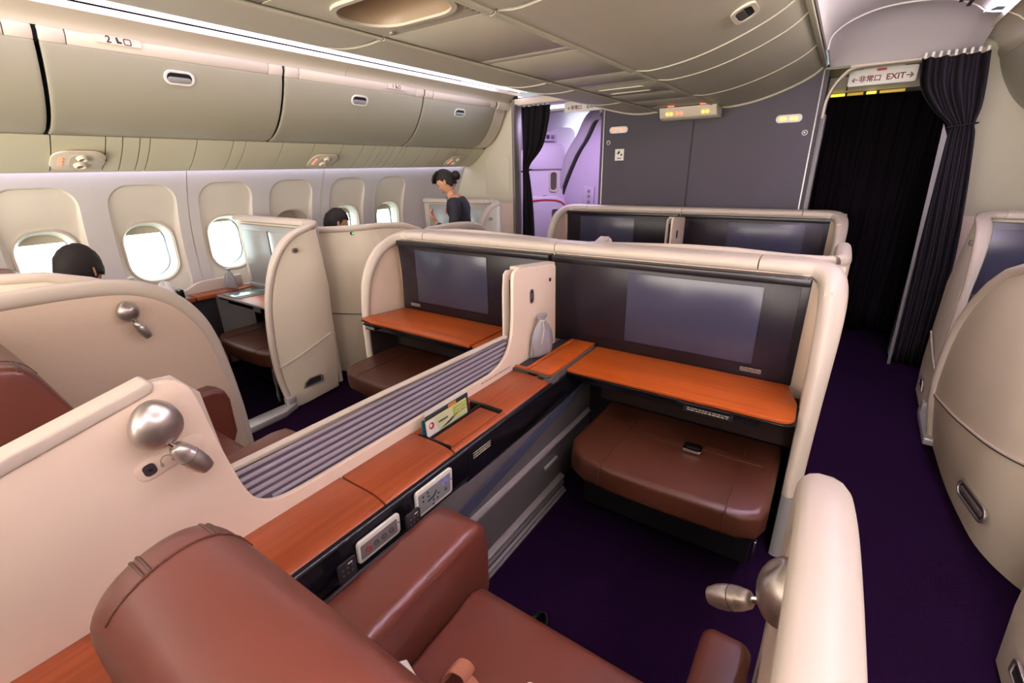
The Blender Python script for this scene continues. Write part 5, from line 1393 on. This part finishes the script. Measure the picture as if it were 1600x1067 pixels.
# fringe that falls forward and the bun at the back
for q in range(6):
    y = -.050+.020*q
    pth = [HM @ Vector(p) for p in ((.0, y, .116), (.055, y*1.1, .104), (.088, y*1.2, .078), (.104, y*1.3, .050))]
    obj('hair_lock', sweep(new(), pth, [.012, .013, .011, .004], [.014, .014, .011, .004], up=Y, n=8), hair, at, smooth=0)
bm = new(); bmesh.ops.create_icosphere(bm, subdivisions=3, radius=1)
for v in bm.verts: v.co = HM @ Vector((-.128+v.co.x*.040, v.co.y*.050, -.012+v.co.z*.048))
obj('hair_bun', bm, hair, at, smooth=0)
facebits(HM, at, at)
for s in (1, -1):
    obj('shoe', sweep(new(), [W(-.06, .09*s, .045), W(-.0, .09*s, .045), W(.09, .09*s, .032), W(.15, .09*s, .022)], [.042, .045, .030, .018], [.036, .040, .038, .022], up=(0, 1, 0), n=12), black, at, smooth=1.2)

# --- seated passengers (only the heads rise above the shells)
def passenger(cx, cy_, top, label, hairgrow, yaw, pitch, front, size):
    t = thing('person', label, 'person', (cx, cy_, .45))
    def Q(x, y, z): return Vector((cx+y, cy_-.02+x, z))
    b = top-.115*size/.236*1.06-0
    nk = b-.13
    v = [Q(-.10, 0, .54), Q(-.11, 0, .68), Q(-.09, 0, .84), Q(-.06, 0, nk-.07), Q(-.03, 0, nk), Q(-.012, 0, b-.06),
         Q(-.06, .14, nk-.07), Q(-.06, .19, nk-.12), Q(.02, .24, .72), Q(.20, .22, .66), Q(.28, .20, .65),
         Q(-.06, -.14, nk-.07), Q(-.06, -.19, nk-.12), Q(.02, -.24, .72), Q(.20, -.22, .66), Q(.28, -.20, .65),
         Q(-.02, .09, .54), Q(.36, .11, .53), Q(.40, .11, .12), Q(.50, .11, .04),
         Q(-.02, -.09, .54), Q(.36, -.11, .53), Q(.40, -.11, .12), Q(.50, -.11, .04)]
    rad = [(.15, .11), (.13, .10), (.145, .10), (.10, .08), .056, .052, .065, .055, .045, .038, .025, .065, .055, .045, .038, .025, .085, .062, .042, .035, .085, .062, .042, .035]
    bd = skinbm(v, E_b, rad)
    h_, M = headbm(Q(0, 0, b), yaw, pitch, size)
    addbm(bd, h_)
    for k in (10, 15):
        dd = (v[k]-v[k-1]).normalized(); sv = Vector((-1 if k == 10 else 1, 0, 0))
        pl, kn, chs = hand_chains(v[k], dd, sv, Z, .5, 1.0)
        addbm(bd, skinbm([v[k]-dd*.02, v[k], pl, kn], [(0, 1), (1, 2), (2, 3)], [.024, .022, (.030, .015), (.034, .013)], 0, 1)); build_fingers(bd, chs)
    obj('body', bd, skin, t, smooth=0)
    obj('shirt', skinbm([v[i] for i in vi], je, [(.165, .125), (.145, .115), (.16, .115), (.115, .095), .066, .080, .070, .060, .052, .040, .080, .070, .060, .052, .040]), shirt, t, smooth=0)
    lv = [v[0]]+v[16:19]+v[20:23]
    obj('trousers', skinbm(lv, [(0, 1), (1, 2), (2, 3), (0, 4), (4, 5), (5, 6)], [(.16, .12), .10, .078, .058, .10, .078, .058]), uniform, t, smooth=0)
    obj('hair', hairbm(M, 0, hairgrow, front, -.60), hair, t, smooth=0)
    facebits(M, t, t)
    for s in (18, 22):
        obj('shoe', sweep(new(), [v[s]+Vector((0, -.05, -.07)), v[s]+Vector((0, .03, -.075)), v[s]+Vector((0, .14, -.085)), v[s]+Vector((0, .20, -.09))], [.045, .048, .036, .02], [.038, .042, .042, .026], up=X, n=12), black, t, smooth=1.2)
    return t
passenger(-3.42, .75, 1.228, 'passenger with short black hair seen from behind at the far left window seat', 1.11, math.pi/2+.65, math.radians(14), -.15, .270)
passenger(-3.40, 2.42, 1.298, 'passenger with short black hair seated behind the tall rounded shell', 1.07, math.pi/2-.3, math.radians(18), .35, .236)

# ================================================================== LOOSE THINGS ON THE FOREGROUND SEAT
sbt = thing('lap_belt', 'terracotta lap belt curled on the foreground seat cushion', 'seat belt', (-.42, .45, .44))
loop = [(-.565, .510, .438), (-.560, .520, .462), (-.545, .528, .478), (-.525, .534, .476), (-.515, .536, .458), (-.520, .532, .442), (-.48, .52, .440), (-.42, .50, .442), (-.36, .50, .442)]
obj('strap', sweep(new(), smoothpts(loop, 5), .003, .021, up=Y, n=8), strap, sbt)
obj('buckle', plate(rr(-.355, .585, .085, .05, .012), (0, 0, .438), X, Y, Z, .014), white, sbt, bevel=.004)
obj('buckle_plate', plate(rr(-.355, .585, .06, .030, .006), (0, 0, .4525), X, Y, Z, .002), silver, sbt)
pc = thing('folded_paper', 'white folded paper tucked between the foreground backrest and the cushion', 'paper', (-.58, .42, .46))
obj('sheet', P([(-.665, .452), (-.650, .470), (-.52, .43), (-.53, .405)], 'z', .475, .487), paper, pc, bevel=.002)
obj('sheet', P([(-.660, .450), (-.648, .464), (-.53, .428), (-.538, .405)], 'z', .488, .494), white, pc, bevel=.002)
fl_ = thing('floor_latch', 'small black glossy loop fitting on the carpet in front of the foreground seat', 'fitting', (-.62, .98, 0))
lp = [(-.62+.05*math.cos(q)*.7, .98+.085*math.sin(q), .03) for q in [2*math.pi*k/20 for k in range(21)]]
obj('loop', sweep(new(), lp, .010, .014, up=Z, n=8), black, fl_)
obj('loop_base', B(-.64, -.60, .93, 1.03, 0, .02), blackm, fl_, bevel=.005)
